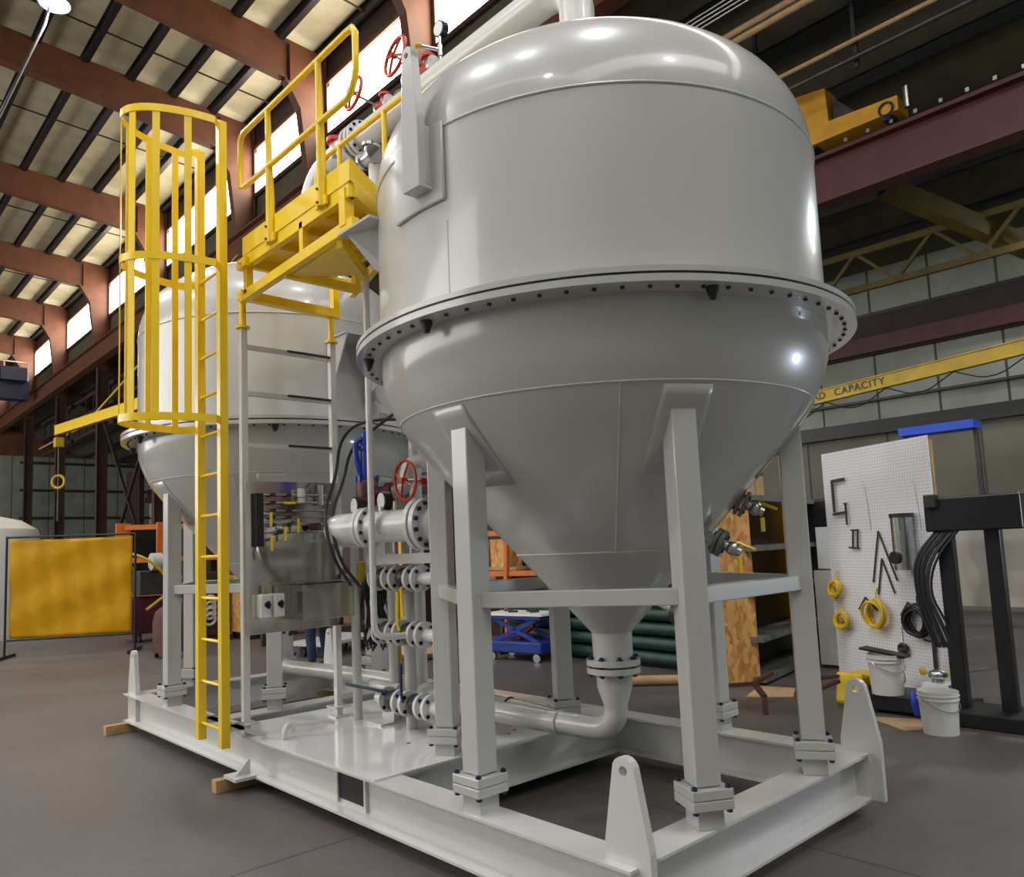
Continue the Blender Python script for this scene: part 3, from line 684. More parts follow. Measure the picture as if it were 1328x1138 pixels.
# ================================================================ PLATFORM
pf = thing('access_platform', (-.9, 1.6, 3.9), 'raised yellow steel platform with toe plates between the two tanks', 'platform')
P = [(-1.2, .86), (-1.2, 2.34), (-.58, 2.34), (-.58, 1.26)]
m = MB(); bm = m.bm
for i in range(27):     # grating bars
    x = -1.18+i*.0232; y0 = .86+(x+1.2)*.645; m.box((x, (y0+2.33)/2, 3.935), (.005, 2.33-y0, .03))
for i in range(14):
    y = .95+i*.105; x1 = min(-.59, -1.2+(y-.87)/.645); 
    if x1 > -1.15: m.box(((-1.19+x1)/2, y, 3.945), (x1+1.19, .006, .008))
m.build('grating', 'yellow', pf, smooth=False)
m = MB()
for (xa, ya), (xb, yb) in zip(P, P[1:]+P[:1]): m.beam((xa, ya, 3.875), (xb, yb, 3.875), .05, .09)
for y in (1.3, 1.6, 1.95): m.beam((-1.2, y, 3.89), (-.58, y, 3.89), .04, .06)
m.beam((-.9, 1.1, 3.885), (-.9, 2.34, 3.885), .03, .05)
m.build('platform_frame', 'yellow', pf, smooth=False, bevel=.003)
for (xa, ya), (xb, yb) in (((-1.225, .84), (-1.225, 2.36)), ((-1.225, .84), (-.58, 1.25)), ((-.56, 1.26), (-.56, 2.34))):
    MB().beam((xa, ya, 3.99), (xb, yb, 3.99), .012, .14).build('toe_plate', 'yellow', pf, smooth=False)
m = MB().beam((-1.2, .83, 3.655), (-1.2, 2.44, 3.615), .055, .075); m.build('lower_beam', 'yellow', pf, smooth=False, bevel=.004)
m = MB(); m.beam((-1.2, 2.5, 3.665), (-.33, 2.5, 3.655), .075, .075); m.build('cross_bearer', 'yellow', pf, smooth=False, bevel=.004)
for x, y, z0, z1, w_ in ((-1.2, .93, 3.66, 3.90, .07), (-1.2, 1.47, 3.63, 3.88, .05), (-1.2, 2.33, 3.62, 3.86, .055), (-.36, 2.5, 3.66, 3.90, .06)):
    MB().box((x, y, (z0+z1)/2), (w_, w_, z1-z0)).build('platform_post', 'yellow', pf, smooth=False, bevel=.004)
for x in (-1.17, -.40):
    m = MB(); m.cyl((x, 2.5, 3.42), (x, 2.5, 3.64), .026, n=16); m.cyl((x, 2.5, 3.40), (x, 2.5, 3.415), .055, n=16); m.build('foot_spigot', 'yellow', pf)
MB().beam((-.60, 2.30, 3.86), (-.20, 2.30, 3.86), .05, .07).build('extension_arm', 'yellow', pf, smooth=False)
MB().beam((-.58, 1.26, 3.83), (-.25, 2.4, 3.83), .05, .07).build('extension_arm', 'yellow', pf, smooth=False)
MB().prism([(x, y, 3.912) for x, y in P], (0, 0, .008)).build('floor_plate', 'yellow', pf, smooth=False)
MB().beam((-1.2, 1.02, 3.60), (-.70, 1.50, 3.62), .04, .09).build('lower_brace', 'yellow', pf, smooth=False)
MB().prism([(-1.17, 1.0, 3.60), (-.70, 1.46, 3.62), (-1.17, 1.75, 3.60)], (0, 0, .012)).build('corner_gusset', 'yellow', pf, smooth=False)
MB().beam((-1.2, 1.75, 3.61), (-.60, 1.75, 3.61), .04, .06).build('lower_brace', 'yellow', pf, smooth=False)
MB().box((-.62, 1.75, 3.72), (.05, .05, .24)).build('platform_post', 'yellow', pf, smooth=False)

rl = thing('handrail', (-1.24, 1.5, 3.95), 'yellow tube handrail along the front edge of the raised platform', 'railing')
XRL = -1.255
loop = [(XRL, .76, 4.44), (XRL, .72, 4.50), (XRL, .70, 4.56), (XRL, .70, 4.80), (XRL, .73, 4.845), (XRL, .80, 4.85), (XRL, 2.26, 4.85), (XRL, 2.31, 4.83), (XRL, 2.33, 4.79), (XRL, 2.33, 4.50), (XRL, 2.32, 4.44), (XRL, 2.27, 4.42)]
MB().tube(loop+[(XRL, .80, 4.42)], .021, 12, closed=True).build('rail_loop', 'yellow', rl)
for y in (1.15, 1.87):
    m = MB(); m.tube([(XRL+.012, y, 3.86), (XRL+.012, y, 4.20), (XRL+.005, y, 4.50), (XRL, y, 4.84)], [.033, .031, .024, .02], 12)
    m.box((XRL+.01, y, 3.89), (.02, .13, .06)); m.build('rail_post', 'yellow', rl)
    m = MB()
    for dy, z in ((0, 3.88), (0, 3.97)): m.cyl((XRL-.03, y+dy, z), (XRL+.0, y+dy, z), .009, n=8)
    m.build('post_bolts', 'dark', rl)
m = MB(); m.box((XRL+.02, 2.33, 3.85), (.05, .15, .07)); m.cyl((XRL-.02, 2.33, 3.85), (XRL, 2.33, 3.85), .01, n=8); m.build('ladder_bracket', 'yellow', rl, smooth=False)
r2 = thing('handrail', (-.62, 1.7, 3.95), 'yellow tube handrail along the rear edge of the platform, against the pipework', 'railing')
MB().tube([(-.6, .98, 4.84), (-.6, 2.15, 4.84), (-.6, 2.30, 4.80), (-.6, 2.34, 4.72), (-.6, 2.34, 4.05)], .02, 12).build('top_rail', 'yellow', r2)
MB().tube([(-.6, 1.05, 4.42), (-.6, 1.36, 4.42)], .02, 12).build('mid_rail', 'yellow', r2)
for y in (1.36, 1.98): MB().tube([(-.6, y, 3.92), (-.6, y, 4.84)], .02, 12).build('rail_post', 'yellow', r2)

# ================================================================ INSTRUMENT RACK
RY = 2.5
rk = thing('instrument_rack', (-.8, RY, ZR), 'white ladder-like frame holding the stainless instrument panel', 'rack')
XA, XB = -1.17, -.40
for x in (XA, XB):
    MB().box((x, RY, (3.40+.37)/2), (.052, .052, 3.40-.37)).build('rack_post', 'white', rk, smooth=False, bevel=.004)
    m = MB(); m.box((x, RY, .45), (.14, .14, .012)); m.box((x, RY, .375), (.12, .12, .015)); m.build('foot_plate', 'white', rk, smooth=False)
for z in (3.26, 2.90, 2.50):
    MB().box(((XA+XB)/2, RY, z), (XB-XA, .035, .035)).build('cross_bar', 'white', rk, smooth=False)
    MB().box((XA*.27+XB*.73-.01, RY-.02, z+.012), ((XB-XA)*.5, .008, .018)).build('strut_channel', 'dark', rk, smooth=False)
ip = thing('control_station', (-.8, RY-.05, 1.7), 'stainless steel instrument panel with tubing and yellow valve handles', 'panel')
PY = RY-.045
MB().box(((XA+XB)/2+.01, PY, 1.655), (.82, .006, 1.14)).build('panel_sheet', 'stainless', ip, smooth=False, bevel=.002)
MB().box(((XA+XB)/2+.20, PY-.10, 1.30), (.48, .20, .27)).build('junction_box', 'stainless', ip, smooth=False, bevel=.006)
MB().box(((XA+XB)/2+.17, PY-.11, 1.45), (.56, .23, .01)).build('rain_hood', 'stainless', ip, smooth=False)
MB().box((-1.09, PY-.025, 1.93), (.062, .05, .40)).build('terminal_strip', 'black', ip, smooth=False, bevel=.004)
for i, z in enumerate((2.12, 2.06, 2.0, 1.95, 1.89, 1.83)):
    MB().cyl((-1.06, PY-.03, z), (-.50+.02*(i % 2), PY-.03, z), .0075, n=10).build('tubing_run', 'steel', ip)
    for x in ((-.98, -.85) if i < 5 else (-.93,)):
        MB().box((x, PY-.035, z), (.035, .04, .028)).build('fitting', 'dark', ip, smooth=False, bevel=.004)
for x, z in ((-1.015, 1.93), (-.90, 1.82), (-1.01, 1.75), (-.79, 1.88)):
    h = MB(); h.box((x, PY-.075, z), (.02, .012, .11)); hb = h.build('valve_handle', 'yellow', ip, smooth=False, bevel=.003)
    MB().cyl((x, PY-.07, z+.03), (x, PY-.02, z+.03), .014, n=12).build('valve_body', 'steel', hb)
MB().box((-.86, PY-.075, 2.055), (.10, .012, .02)).build('valve_handle', 'yellow', ip, smooth=False, bevel=.003)
MB().cyl((-.75, PY-.05, 2.06), (-.75, PY-.05, 2.17), .03, n=16).build('filter_bowl', 'dial', ip)
MB().torus((-.75, PY-.05, 2.10), .03, .005).build('filter_collar', 'brass', ip)
MB().cyl((-.58, PY-.05, 2.04), (-.58, PY-.05, 2.2), .022, n=16).build('filter_bowl', 'steel', ip)
m = MB(); m.cyl((-.67, PY-.04, 1.87), (-.63, PY-.11, 1.87), .03, n=14); m.build('regulator', 'rust', ip)
MB().box((-.655, PY-.08, 1.80), (.02, .02, .07)).build('regulator_stem', 'steel', ip, smooth=False)
for x in (-1.06, -.955):
    bx = MB().box((x, PY-.04, 1.29), (.085, .08, .17)).build('switch_box', 'dial', ip, smooth=False, bevel=.008)
    m = MB(); m.cyl((x+.005, PY-.08, 1.30), (x+.005, PY-.10, 1.30), .022, n=16); m.box((x+.005, PY-.105, 1.30), (.014, .02, .055)); m.build('rotary_switch', 'black', bx, smooth=False)
    MB().cyl((x, PY-.04, 1.375), (x, PY-.04, 1.44), .009, n=8).build('conduit_stub', 'steel', bx)
MB().tube([(-1.10, PY-.03, 1.73), (-1.105, PY-.05, 1.68), (-1.09, PY-.05, 1.63)], .01, 8).build('cable_gland', 'steel', ip)

# hoses draped beside the rack
for i, (pts, lab) in enumerate((([(-.25, 1.5, 2.62), (-.36, 2.1, 2.70), (-.44, 2.33, 2.58), (-.50, 2.30, 2.25), (-.82, 1.96, 1.95), (-.80, 1.86, 1.62), (-.62, 1.92, 1.42)], 'black hose curving from below the near tank flange down the right rack post'),
        ([(-.45, 1.45, 2.68), (-.42, 1.9, 2.58), (-.40, 2.25, 2.48), (-.46, 2.26, 2.2), (-.78, 1.93, 1.93), (-.76, 1.84, 1.60), (-.56, 1.88, 1.40)], 'second black hose hanging just right of the rack post'))):
    tag(MB().tube(pts, .0125, 8, smooth=3).build('black_hose', 'rubber', org=pts[0]), lab, 'hose', 'black hoses at the instrument rack')
m = MB(); random.seed(3)
cb = thing('cable_bundle', (-.25, 2.2, 1.3), 'tangled bundle of black and blue cables hanging right of the instrument panel', 'cables')
for k in range(16):
    x = -.33+random.random()*.20; y = 2.12+random.random()*.16; z = 1.42+random.random()*.12
    pts = [(x, y, z)]
    for j in range(4): pts.append((x+random.uniform(-.05, .05), y+random.uniform(-.05, .05), z-.14*(j+1)))
    MB().tube(pts, .009, 6, smooth=2).build('cable', 'rubber' if k % 4 else 'bolt', cb)
MB().box((-.33, 2.24, 1.50), (.07, .05, .17)).build('tag_board', 'yellow_old', cb, smooth=False, bevel=.01)
MB().torus((-.24, 2.18, 1.38), .09, .018, axis=(.3, 1, .2)).build('coil', 'rubber', cb)

# tall thin vertical pipe from platform to the lower manifold
tag(MB().tube([(-.72, 1.47, 3.66), (-.72, 1.47, 1.25), (-.72, 1.47, 1.12), (-.66, 1.46, 1.07), (-.44, 1.45, 1.07)], .023, 14, smooth=2).build('vertical_pipe', 'white', org=(-.72, 1.47, 1.1)), 'tall thin white pipe dropping from the platform past the blue relief valve', 'pipe')

# ================================================================ HEADER, VALVES, GAUGES
def flange(m, c, ax, r, t=.03): c, ax = V(*c), V(*ax).normalized(); m.cyl(c-ax*t/2, c+ax*t/2, r, n=36); return m
def studs(c, ax, rb, n, par, r=.012, half=.05, name='studs'):
    c, ax = V(*c), V(*ax).normalized(); _, _, x, y, z = MB().frame(c, c+ax)
    for k in range(n):
        a = 2*PI*(k+.5)/n; p = c+(x*math.cos(a)+y*math.sin(a))*rb; m = MB()
        m.cyl(p-ax*half, p+ax*half, r*.6, n=6); m.cyl(p-ax*half, p-ax*(half-.016), r, n=6); m.cyl(p+ax*(half-.016), p+ax*half, r, n=6)
        m.build('stud', 'bolt', par, smooth=False)
hd = thing('header_pipe', (-.5, 1.6, 1.86), 'large white flanged header pipe with gauges at mid height between the tanks', 'pipe')
HR, HU, HZ = V(-.50, 1.20, 0), V(-.25, .968, 0), 1.83
def HP(t, z=HZ): return HR+HU*t+V(0, 0, z)
MB().cyl(HP(-.08), HP(.68), .112, n=36).build('pipe', 'white', hd)
MB().tube([HP(.68), HP(.74), HP(.80)+V(.02, .01, 0), HP(.84)+V(.10, .03, -.01), HP(.86)+V(.26, .05, -.03)], .112, 28, smooth=2).build('elbow', 'white', hd)
for t_ in (-.045, .01, .47, .515):
    flange(MB(), HP(t_), HU, .175 if t_ < .1 else .145, .035).build('flange', 'white', hd)
studs(HP(-.018), HU, .145, 12, hd, r=.017, half=.06); studs(HP(.492), HU, .122, 10, hd, r=.014, half=.05)
MB().sph(HP(-.08), .112, (1, 1, 1), n=24).build('end_cap', 'white', hd)
def gauge(c, dirn, r, par, stem):
    c, d = V(*c), V(*dirn).normalized()
    g_ = MB().cyl(c-d*.045, c+d*.012, r, n=28).build('gauge_case', 'black', par)
    MB().cyl(c+d*.012, c+d*.016, r*.84, n=28).build('gauge_dial', 'dial', g_)
    MB().cyl(c-V(0, 0, r), V(c.x, c.y, stem), .013, n=10).build('gauge_stem', 'steel', par)
gauge(HP(.60, 1.99), (-1, .15, 0), .068, hd, 1.91); gauge(HP(.34, 2.01), (-1, .15, 0), .07, hd, 1.91)
for t_, z_, r_ in ((.34, 1.97, .035), (.60, 1.95, .03), (.22, 2.0, .02)): MB().cyl(HP(t_, 1.92), HP(t_, z_), r_, n=12).build('weld_boss', 'steel', hd)
# relief valve
rv = thing('relief_valve', (-.50, 1.86, 2.1), 'tall bright blue pressure relief valve on a maroon body beside the thin pipe', 'valve')
X0, Y0 = -.50, 1.86
MB().lathe([(.035, 2.56), (.040, 2.54), (.040, 2.46), (.052, 2.45), (.052, 2.42), (.042, 2.41), (.048, 2.30), (.05, 2.22), (.07, 2.21), (.07, 2.18), (.0, 2.18)], (X0, Y0, 0), n=20).build('bonnet', 'blue', rv)
MB().tube([(X0-.03, Y0, 2.5), (X0-.075, Y0+.02, 2.48), (X0-.075, Y0+.02, 2.36), (X0-.05, Y0, 2.22)], .022, 8, smooth=1).build('lever', 'blue', rv)
MB().lathe([(.075, 2.19), (.085, 2.17), (.08, 2.05), (.095, 2.03), (.095, 2.0), (.0, 2.0)], (X0, Y0, 0), n=20).build('valve_body', 'maroon', rv)
m = MB(); m.cyl((X0, Y0, 2.09), (X0+.12, Y0-.14, 2.09), .05, n=16); m.cyl((X0+.10, Y0-.11, 2.09), (X0+.125, Y0-.145, 2.09), .08, n=16); m.build('side_outlet', 'maroon', rv)
m = MB()
for k in range(6):
    a = R(60*k+20); m.cyl((X0+.08*math.cos(a), Y0+.08*math.sin(a), 2.165), (X0+.08*math.cos(a), Y0+.08*math.sin(a), 2.225), .009, n=6)
m.build('body_studs', 'blue', rv)
m = MB(); m.cyl((X0, Y0, 1.92), (X0, Y0, 2.0), .05, n=16); m.build('inlet_spool', 'white', rv)
MB().tube([(X0+.13, Y0-.15, 2.09), (X0+.20, Y0-.23, 2.12), (X0+.20, Y0-.23, 2.3), (X0+.30, Y0-.35, 2.32), (X0+.38, Y0-.44, 2.2), (X0+.38, Y0-.44, 2.0)], .05, 14, smooth=2).build('outlet_pipe', 'white', rv)
# handwheel valves
def handwheel(c, ax, r, par, stem, m_='red', tw=.011, name='handwheel'):
    c, ax = V(*c), V(*ax).normalized(); m = MB(); m.torus(c, r, tw, axis=ax, n=36, m=8); _, _, x, y, z = m.frame(c, c+ax)
    for k in range(4):
        a = R(90*k+25); m.tube([c-ax*.02, c+(x*math.cos(a)+y*math.sin(a))*r*.5-ax*.012, c+(x*math.cos(a)+y*math.sin(a))*r], tw*.7, 6)
    m.cyl(c-ax*.04, c+ax*.01, .022, n=12); h = m.build(name, m_, par)
    MB().cyl(c, c+ax*stem, .011, n=10).build('stem', 'steel', par); return h
gv = thing('gate_valve', (-.3, 1.3, 2.05), 'gate valve with a red spoked handwheel above the header pipe', 'valve')
handwheel((-.52, 1.34, 2.14), (.995, -.08, 0.03), .14, gv, .26)
MB().cyl((-.40, 1.33, 2.14), (-.20, 1.31, 2.145), .028, n=14).build('yoke', 'red', gv)
m = MB(); m.cyl((-.22, 1.31, 2.145), (-.10, 1.30, 2.15), .075, n=20); m.cyl((-.12, 1.30, 1.75), (-.12, 1.30, 2.2), .06, n=18); m.build('valve_body', 'maroon', gv)

# overhead header with red valves beyond the platform
oh = thing('overhead_header', (0, 2.2, 5.1), 'white flanged pipe with blue studs above and beyond the yellow platform', 'pipe')
MB().cyl((0, 1.55, 5.36), (0, 3.05, 5.36), .115, n=28).build('pipe', 'white', oh)
for y in (2.56, 2.615, 2.69): flange(MB(), (0, y, 5.36), (0, 1, 0), .165, .03).build('flange', 'white', oh)
studs((0, 2.6, 5.36), (0, 1, 0), .14, 12, oh, r=.017, half=.06)
MB().tube([(0, 3.0, 5.36), (0, 3.3, 5.34), (0, 3.5, 5.15), (0, 3.55, 4.75)], .115, 24, smooth=2).build('elbow', 'white', oh)
MB().cyl((-.05, 2.3, 5.16), (-.05, 2.3, 4.55), .06, n=16).build('dropper', 'white', oh)
def topvalve(x, y, z, lab, wheel=None, mt='red', s=1.0):
    t_ = thing('actuated_valve', (x, y, z), lab, 'valve')
    m = MB(); m.cyl((x, y-.07*s, z), (x, y+.07*s, z), .07*s, n=18); m.cyl((x, y, z), (x, y, z+.13*s), .045*s, n=14); m.cyl((x, y, z+.11*s), (x, y, z+.14*s), .065*s, n=14); m.build('valve_body', mt, t_)
    for q in (-1, 1): MB().cyl((x, y+q*.10*s, z), (x, y+q*.07*s, z), .09*s, n=18).build('valve_flange', 'steel', t_)
    if wheel: handwheel((x-.28, y+.10, z+wheel), (1, -.08, -.15), (.165 if s > .9 else .15), t_, .3, m_='red', tw=.017)
    return t_
topvalve(.28, 1.93, 5.80, 'upper red valve with tall handwheel near the lifting block', wheel=.07)
topvalve(.28, 2.60, 5.79, 'middle red valve with small handwheel above the rear handrail', wheel=.07, s=.88)
tag(MB().cyl((.28, 1.75, 5.66), (.28, 2.8, 5.66), .055, n=18).tube([(.28, 2.2, 5.66), (.2, 2.2, 5.58), (.04, 2.2, 5.42)], .04, 12).build('valve_header', 'white', org=(.28, 1.75, 5.5)), 'small white header pipe carrying the two handwheel valves', 'pipe')
topvalve(-.02, 3.0, 5.36, 'lower left red valve just behind the platform handrail', s=1.3)
topvalve(.02, 1.88, 5.45, 'brass coloured valve beside the lifting block', mt='brass')
m_ = topvalve(-.1, 2.32, 5.05, 'dull steel valve tucked at the platform corner', mt='steel', s=.9)
gg = thing('pressure_gauge', (0, 1.44, 5.4), 'black cased pressure gauge standing on top of the thick white pipe', 'gauge')
gauge((0, 1.42, 5.78), (-.98, .0, -.1), .064, gg, 5.46)
m = MB(); m.cyl((0, 1.42, 5.6), (-.14, 1.50, 5.62), .014, n=8); m.cyl((0, 1.42, 5.55), (0, 1.42, 5.64), .022, n=10); m.build('needle_valve', 'steel', gg)
MB().cyl((-.13, 1.49, 5.62), (-.17, 1.52, 5.62), .022, n=10).build('valve_knob', 'yellow_old', gg)

# lower manifolds: three rows of flanged valves with pipes
def mani_row(z, y0, x0, lab):
    t_ = thing('valve_manifold', (x0, (y0+1.1)/2, z), lab, 'manifold')
    MB().cyl((x0, 1.10, z), (x0, y0, z), .045, n=20).build('pipe', 'white', t_)
    for i, y in enumerate((1.33, 1.42, 1.60, 1.69, 1.86)):
        if y > y0: continue
        f_ = flange(MB(), (x0, y, z), (0, 1, 0), .092, .028).build('flange', 'white', t_)
        studs((x0, y+.01, z), (0, 1, 0), .070, 4, f_, r=.014, half=.035)
    for y in (1.51, 1.775):
        if y < y0: MB().lathe([(0, -.05), (.06, -.05), (.078, -.02), (.078, .02), (.06, .05), (0, .05)], (x0, y, z), axis=(0, 1, 0), n=20).build('valve_body', 'dark', t_)
    return t_
r1 = mani_row(1.46, 1.90, -.42, 'upper flanged valve row below the header, under the white beam')
MB().box((-.42, 1.52, 1.60), (.09, .84, .07)).build('support_beam', 'white', r1, smooth=False)
r2_ = mani_row(1.07, 1.88, -.40, 'middle flanged valve row level with the leg brace')
r3 = mani_row(.57, 1.98, -.36, 'lowest flanged valve row just above the white deck')
for t_, x, y, z, mt in ((r2_, -.46, 1.52, 1.07, 'yellow'), (r3, -.43, 1.54, .57, 'bolt')):
    MB().tube([(x-.02, y, z+.03), (x-.05, y-.02, z+.08), (x-.05, y-.03, z+.30)], .011, 8, smooth=1).build('lever_handle', mt, t_)
MB().tube([(-.40, 1.80, .63), (-.46, 1.88, .65), (-.52, 2.18, .67)], .012, 8).build('lever_handle', 'bolt', r3)
MB().tube([(-.44, 1.48, 1.42), (-.50, 1.46, 1.39), (-.50, 1.44, 1.20)], .011, 8).build('lever_handle', 'yellow', r1)
m = MB(); m.cyl((-.10, 1.45, .56), (-.10, 1.75, .56), .10, n=20); m.build('strainer', 'white', r3)
for i, (x, y, z0, z1, r, lab) in enumerate(((-.28, 1.68, .40, 1.75, .042, 'grey vertical riser pipe behind the manifolds, nearer the near tank'), (-.22, 1.98, .40, 1.75, .036, 'white vertical riser pipe behind the manifolds, nearer the far tank'),
        (-.36, 2.28, .37, 1.75, .036, 'white riser pipe standing under the black cable bundle'), (-.02, 1.9, .37, 2.9, .05, 'pale pipe rising behind the header to the tank flange'))):
    tag(MB().cyl((x, y, z0-.03 if z0 > .38 else .367), (x, y, z1), r, n=18).build('riser_pipe', 'tank' if i % 2 == 0 else 'white', org=(x, y, .37)), lab, 'pipe', 'riser pipes between the tanks')
for x, y, lab in ((-.15, 2.05, 'left yellow riser hose behind the header'), (.0, 1.55, 'right yellow riser hose behind the header')):
    tag(MB().tube([(x, y, .37), (x+.02, y, 1.0), (x-.02, y, 1.75)], .035, 12, smooth=1).build('yellow_hose', 'yellow_old', org=(x, y, .37)), lab, 'hose')
o = thing('pipe_saddle', (-.25, 2.0, ZR), 'small white pipe stand on the deck behind the glossy plate', 'stand')
m = MB(); m.box((-.25, 2.0, ZR+.02), (.3, .2, .02)); m.box((-.25, 2.0, ZR+.12), (.04, .16, .2)); m.cyl((-.25, 1.85, ZR+.26), (-.25, 2.25, ZR+.26), .05, n=16); m.build('saddle', 'white', o)

# sampling valves on the near cone's right side
def ballvalve(base, out, lab, hdir, grp='sample valves on the near cone'):
    base, out = V(*base), V(*out).normalized(); t_ = thing('ball_valve', base, lab, 'valve', grp)
    MB().cyl(base-out*.10, base+out*.09, .035, n=16).build('nozzle', 'tank', t_)
    m = MB(); flange(m, base+out*.095, out, .078, .022); flange(m, base+out*.125, out, .078, .022); m.build('flange', 'shelf', t_)
    studs(base+out*.11, out, .06, 4, t_, r=.014, half=.035)
    m = MB(); m.cyl(base+out*.13, base+out*.24, .028, n=12); m.sph(base+out*.19, .04); m.build('valve_body', 'steel', t_)
    h = V(*hdir).normalized(); p = base+out*.19
    MB().tube([p+h*.03, p+h*.06+out*.02, p+h*.07+out*.13], .010, 8).build('lever_handle', 'yellow', t_)
    MB().cyl(p-h*.02+out*.04-V(0, 0, .02), p-h*.02+out*.04-V(0, 0, .10), .013, n=8).build('drain_stub', 'yellow', t_); return t_
ballvalve((.36, -.60, 1.90), (.42, -.74, -.44), 'upper yellow handled ball valve on the right of the near cone', (.5, .2, .6))
ballvalve((.16, -.56, 1.68), (.30, -.80, -.45), 'lower yellow handled ball valve on the right of the near cone', (.5, .2, .5))
t_ = thing('gear_valve', (-.1, -.35, 1.33), 'round dark gear valve low on the cone, half behind the front right leg', 'valve')
MB().cyl((-.02, -.26, 1.36), (-.06, -.52, 1.27), .03, n=14).build('nozzle', 'tank', t_)
flange(MB(), (-.07, -.55, 1.26), (-.15, -1, -.3), .075, .04).build('flange', 'dark', t_)
MB().torus((-.08, -.60, 1.24), .06, .012, axis=(-.15, -1, -.3)).build('gear_ring', 'steel', t_)
studs((-.07, -.56, 1.26), (-.15, -1, -.3), .055, 6, t_, r=.011, half=.035)
MB().cyl((-.05, -.57, 1.31), (-.02, -.60, 1.38), .012, n=8).build('lever_handle', 'yellow', t_)

# ================================================================ RIGHT SIDE: PEGBOARD AREA
bx0, by0 = 4.86, .87
bd = V(-.438, -.899, 0); bn = V(-.899, .438, 0)         # along the board (to the right), out of its face (towards the camera)
def bp_(u, z, off=0): return V(bx0, by0, 0)+bd*u+bn*off+V(0, 0, z)
rzb = math.atan2(bd.y, bd.x)
BW = 1.46
pg = thing('pegboard', (bx0, by0, 0), 'white perforated pegboard panel standing at right with tools hung on it', 'pegboard')
me = MB().box((BW/2, 0, 1.32), (BW, .012, 2.44)).build('board', 'peg', None, smooth=False)
me.parent = pg; me.location = (0, 0, 0); me.rotation_euler.z = rzb
m = MB()
for u in (.03, BW-.03): m.beam(bp_(u, .0, -.04), bp_(u, 2.5, -.04), .04, .06)
for z in (.12, 1.3, 2.48): m.beam(bp_(.05, z, -.04), bp_(BW-.05, z, -.04), .04, .06)
m.build('board_frame', 'wood', pg, smooth=False)
for u in (.12, BW-.12): MB().beam(bp_(u-.0, .03, -.45), bp_(u, .03, .12), .05, .06).build('foot', 'dark', pg, smooth=False)
def px2b(x, y, off=.03):    # pixel measured on the photo's board -> board coordinates (constants solved once)
    return None
def hang(name, mb, mt, lab, cat, group=None, smooth=True):
    o = mb.build(name, mt, smooth=smooth); me = o.data
    c = sum((v.co for v in me.vertices), Vector())/len(me.vertices)
    me.transform(Matrix.Translation(-c)); o.location = c; return tag(o, lab, cat, group)
# large C clamp
m = MB(); m.beam(bp_(.17, 1.88, .035), bp_(.17, 2.22, .035), .018, .030); m.beam(bp_(.16, 2.22, .035), bp_(.36, 2.23, .035), .018, .03)
m.beam(bp_(.15, 1.86, .035), bp_(.34, 1.875, .035), .018, .026); m.cyl(bp_(.345, 1.74, .035), bp_(.345, 1.96, .035), .011, n=8); m.cyl(bp_(.345, 1.96, .035), bp_(.345, 1.975, .035), .02, n=10)
hang('bar_clamp', m, 'dark', 'large grey C clamp hanging at the upper left of the pegboard', 'clamp')
m = MB(); m.beam(bp_(.40, 1.50, .03), bp_(.42, 1.68, .03), .012, .018); m.beam(bp_(.47, 1.50, .03), bp_(.49, 1.68, .03), .012, .018)
m.beam(bp_(.39, 1.68, .03), bp_(.50, 1.68, .03), .012, .018); m.beam(bp_(.34, 1.50, .03), bp_(.49, 1.49, .03), .012, .016)
hang('small_clamp', m, 'black', 'small black clamp hanging below the large C clamp', 'clamp')
def chev(u, z, w_, h_, lab):
    m = MB(); m.beam(bp_(u, z, .02), bp_(u-w_*.4, z-h_, .02), .008, .016); m.beam(bp_(u, z, .02), bp_(u+w_*.6, z-h_*.95, .02), .008, .016); hang('framing_square', m, 'dark', lab, 'square', 'steel squares on the pegboard')
chev(.76, 1.66, .32, .52, 'larger inverted V steel square in the middle of the pegboard')
chev(.775, 1.38, .22, .36, 'smaller inverted V steel square nested under the larger one')
chev(.50, .98, .26, .13, 'small steel square hanging left of the yellow hose coil')
chev(1.06, .96, .26, .13, 'small steel square hanging left of the black hose coil')
for i, (u, z, r, mt, lab) in enumerate(((.12, 1.05, .085, 'jug', 'upper of the two small yellow strap coils on the pegboard edge'), (.19, .72, .085, 'jug', 'lower of the two small yellow strap coils on the pegboard edge'),
        (.68, .82, .15, 'jug', 'big yellow cable coil in the middle of the pegboard'), (1.20, .80, .16, 'black', 'big black cable coil on the right of the pegboard'))):
    m = MB(); random.seed(i+11)
    for k in range(9):
        c = bp_(u+random.uniform(-.02, .02), z+random.uniform(-.02, .02), .05+.006*k); ax = bn+V(random.uniform(-.25, .25), random.uniform(-.25, .25), random.uniform(-.2, .2))
        m.torus(c, r*random.uniform(.72, 1.0), .011, axis=ax, n=24, m=6)
    m.tube([bp_(u, z+r, .05), bp_(u-.01, z+r+.06, .04), bp_(u+.01, z+r+.11, .03)], .008, 6)
    hang('cable_coil', m, mt, lab, 'coil')
m = MB(); m.cyl(bp_(.97, .50, .03), bp_(.97, .52, .05), .05, n=20); m.torus(bp_(.97, .51, .05), .045, .014, axis=bn, n=20); m.tube([bp_(.97, .56, .03), bp_(.965, .72, .03)], .004, 6)
hang('hanging_shackle', m, 'dark', 'dark round shackle hung low on the pegboard above the bucket', 'shackle')
m = MB(); m.beam(bp_(1.22, .62, .03), bp_(1.42, .60, .03), .01, .014); m.beam(bp_(1.33, .60, .03), bp_(1.33, .32, .03), .03, .02)
hang('t_square', m, 'dark', 'grey T shaped tool at the lower right of the pegboard', 'tool')
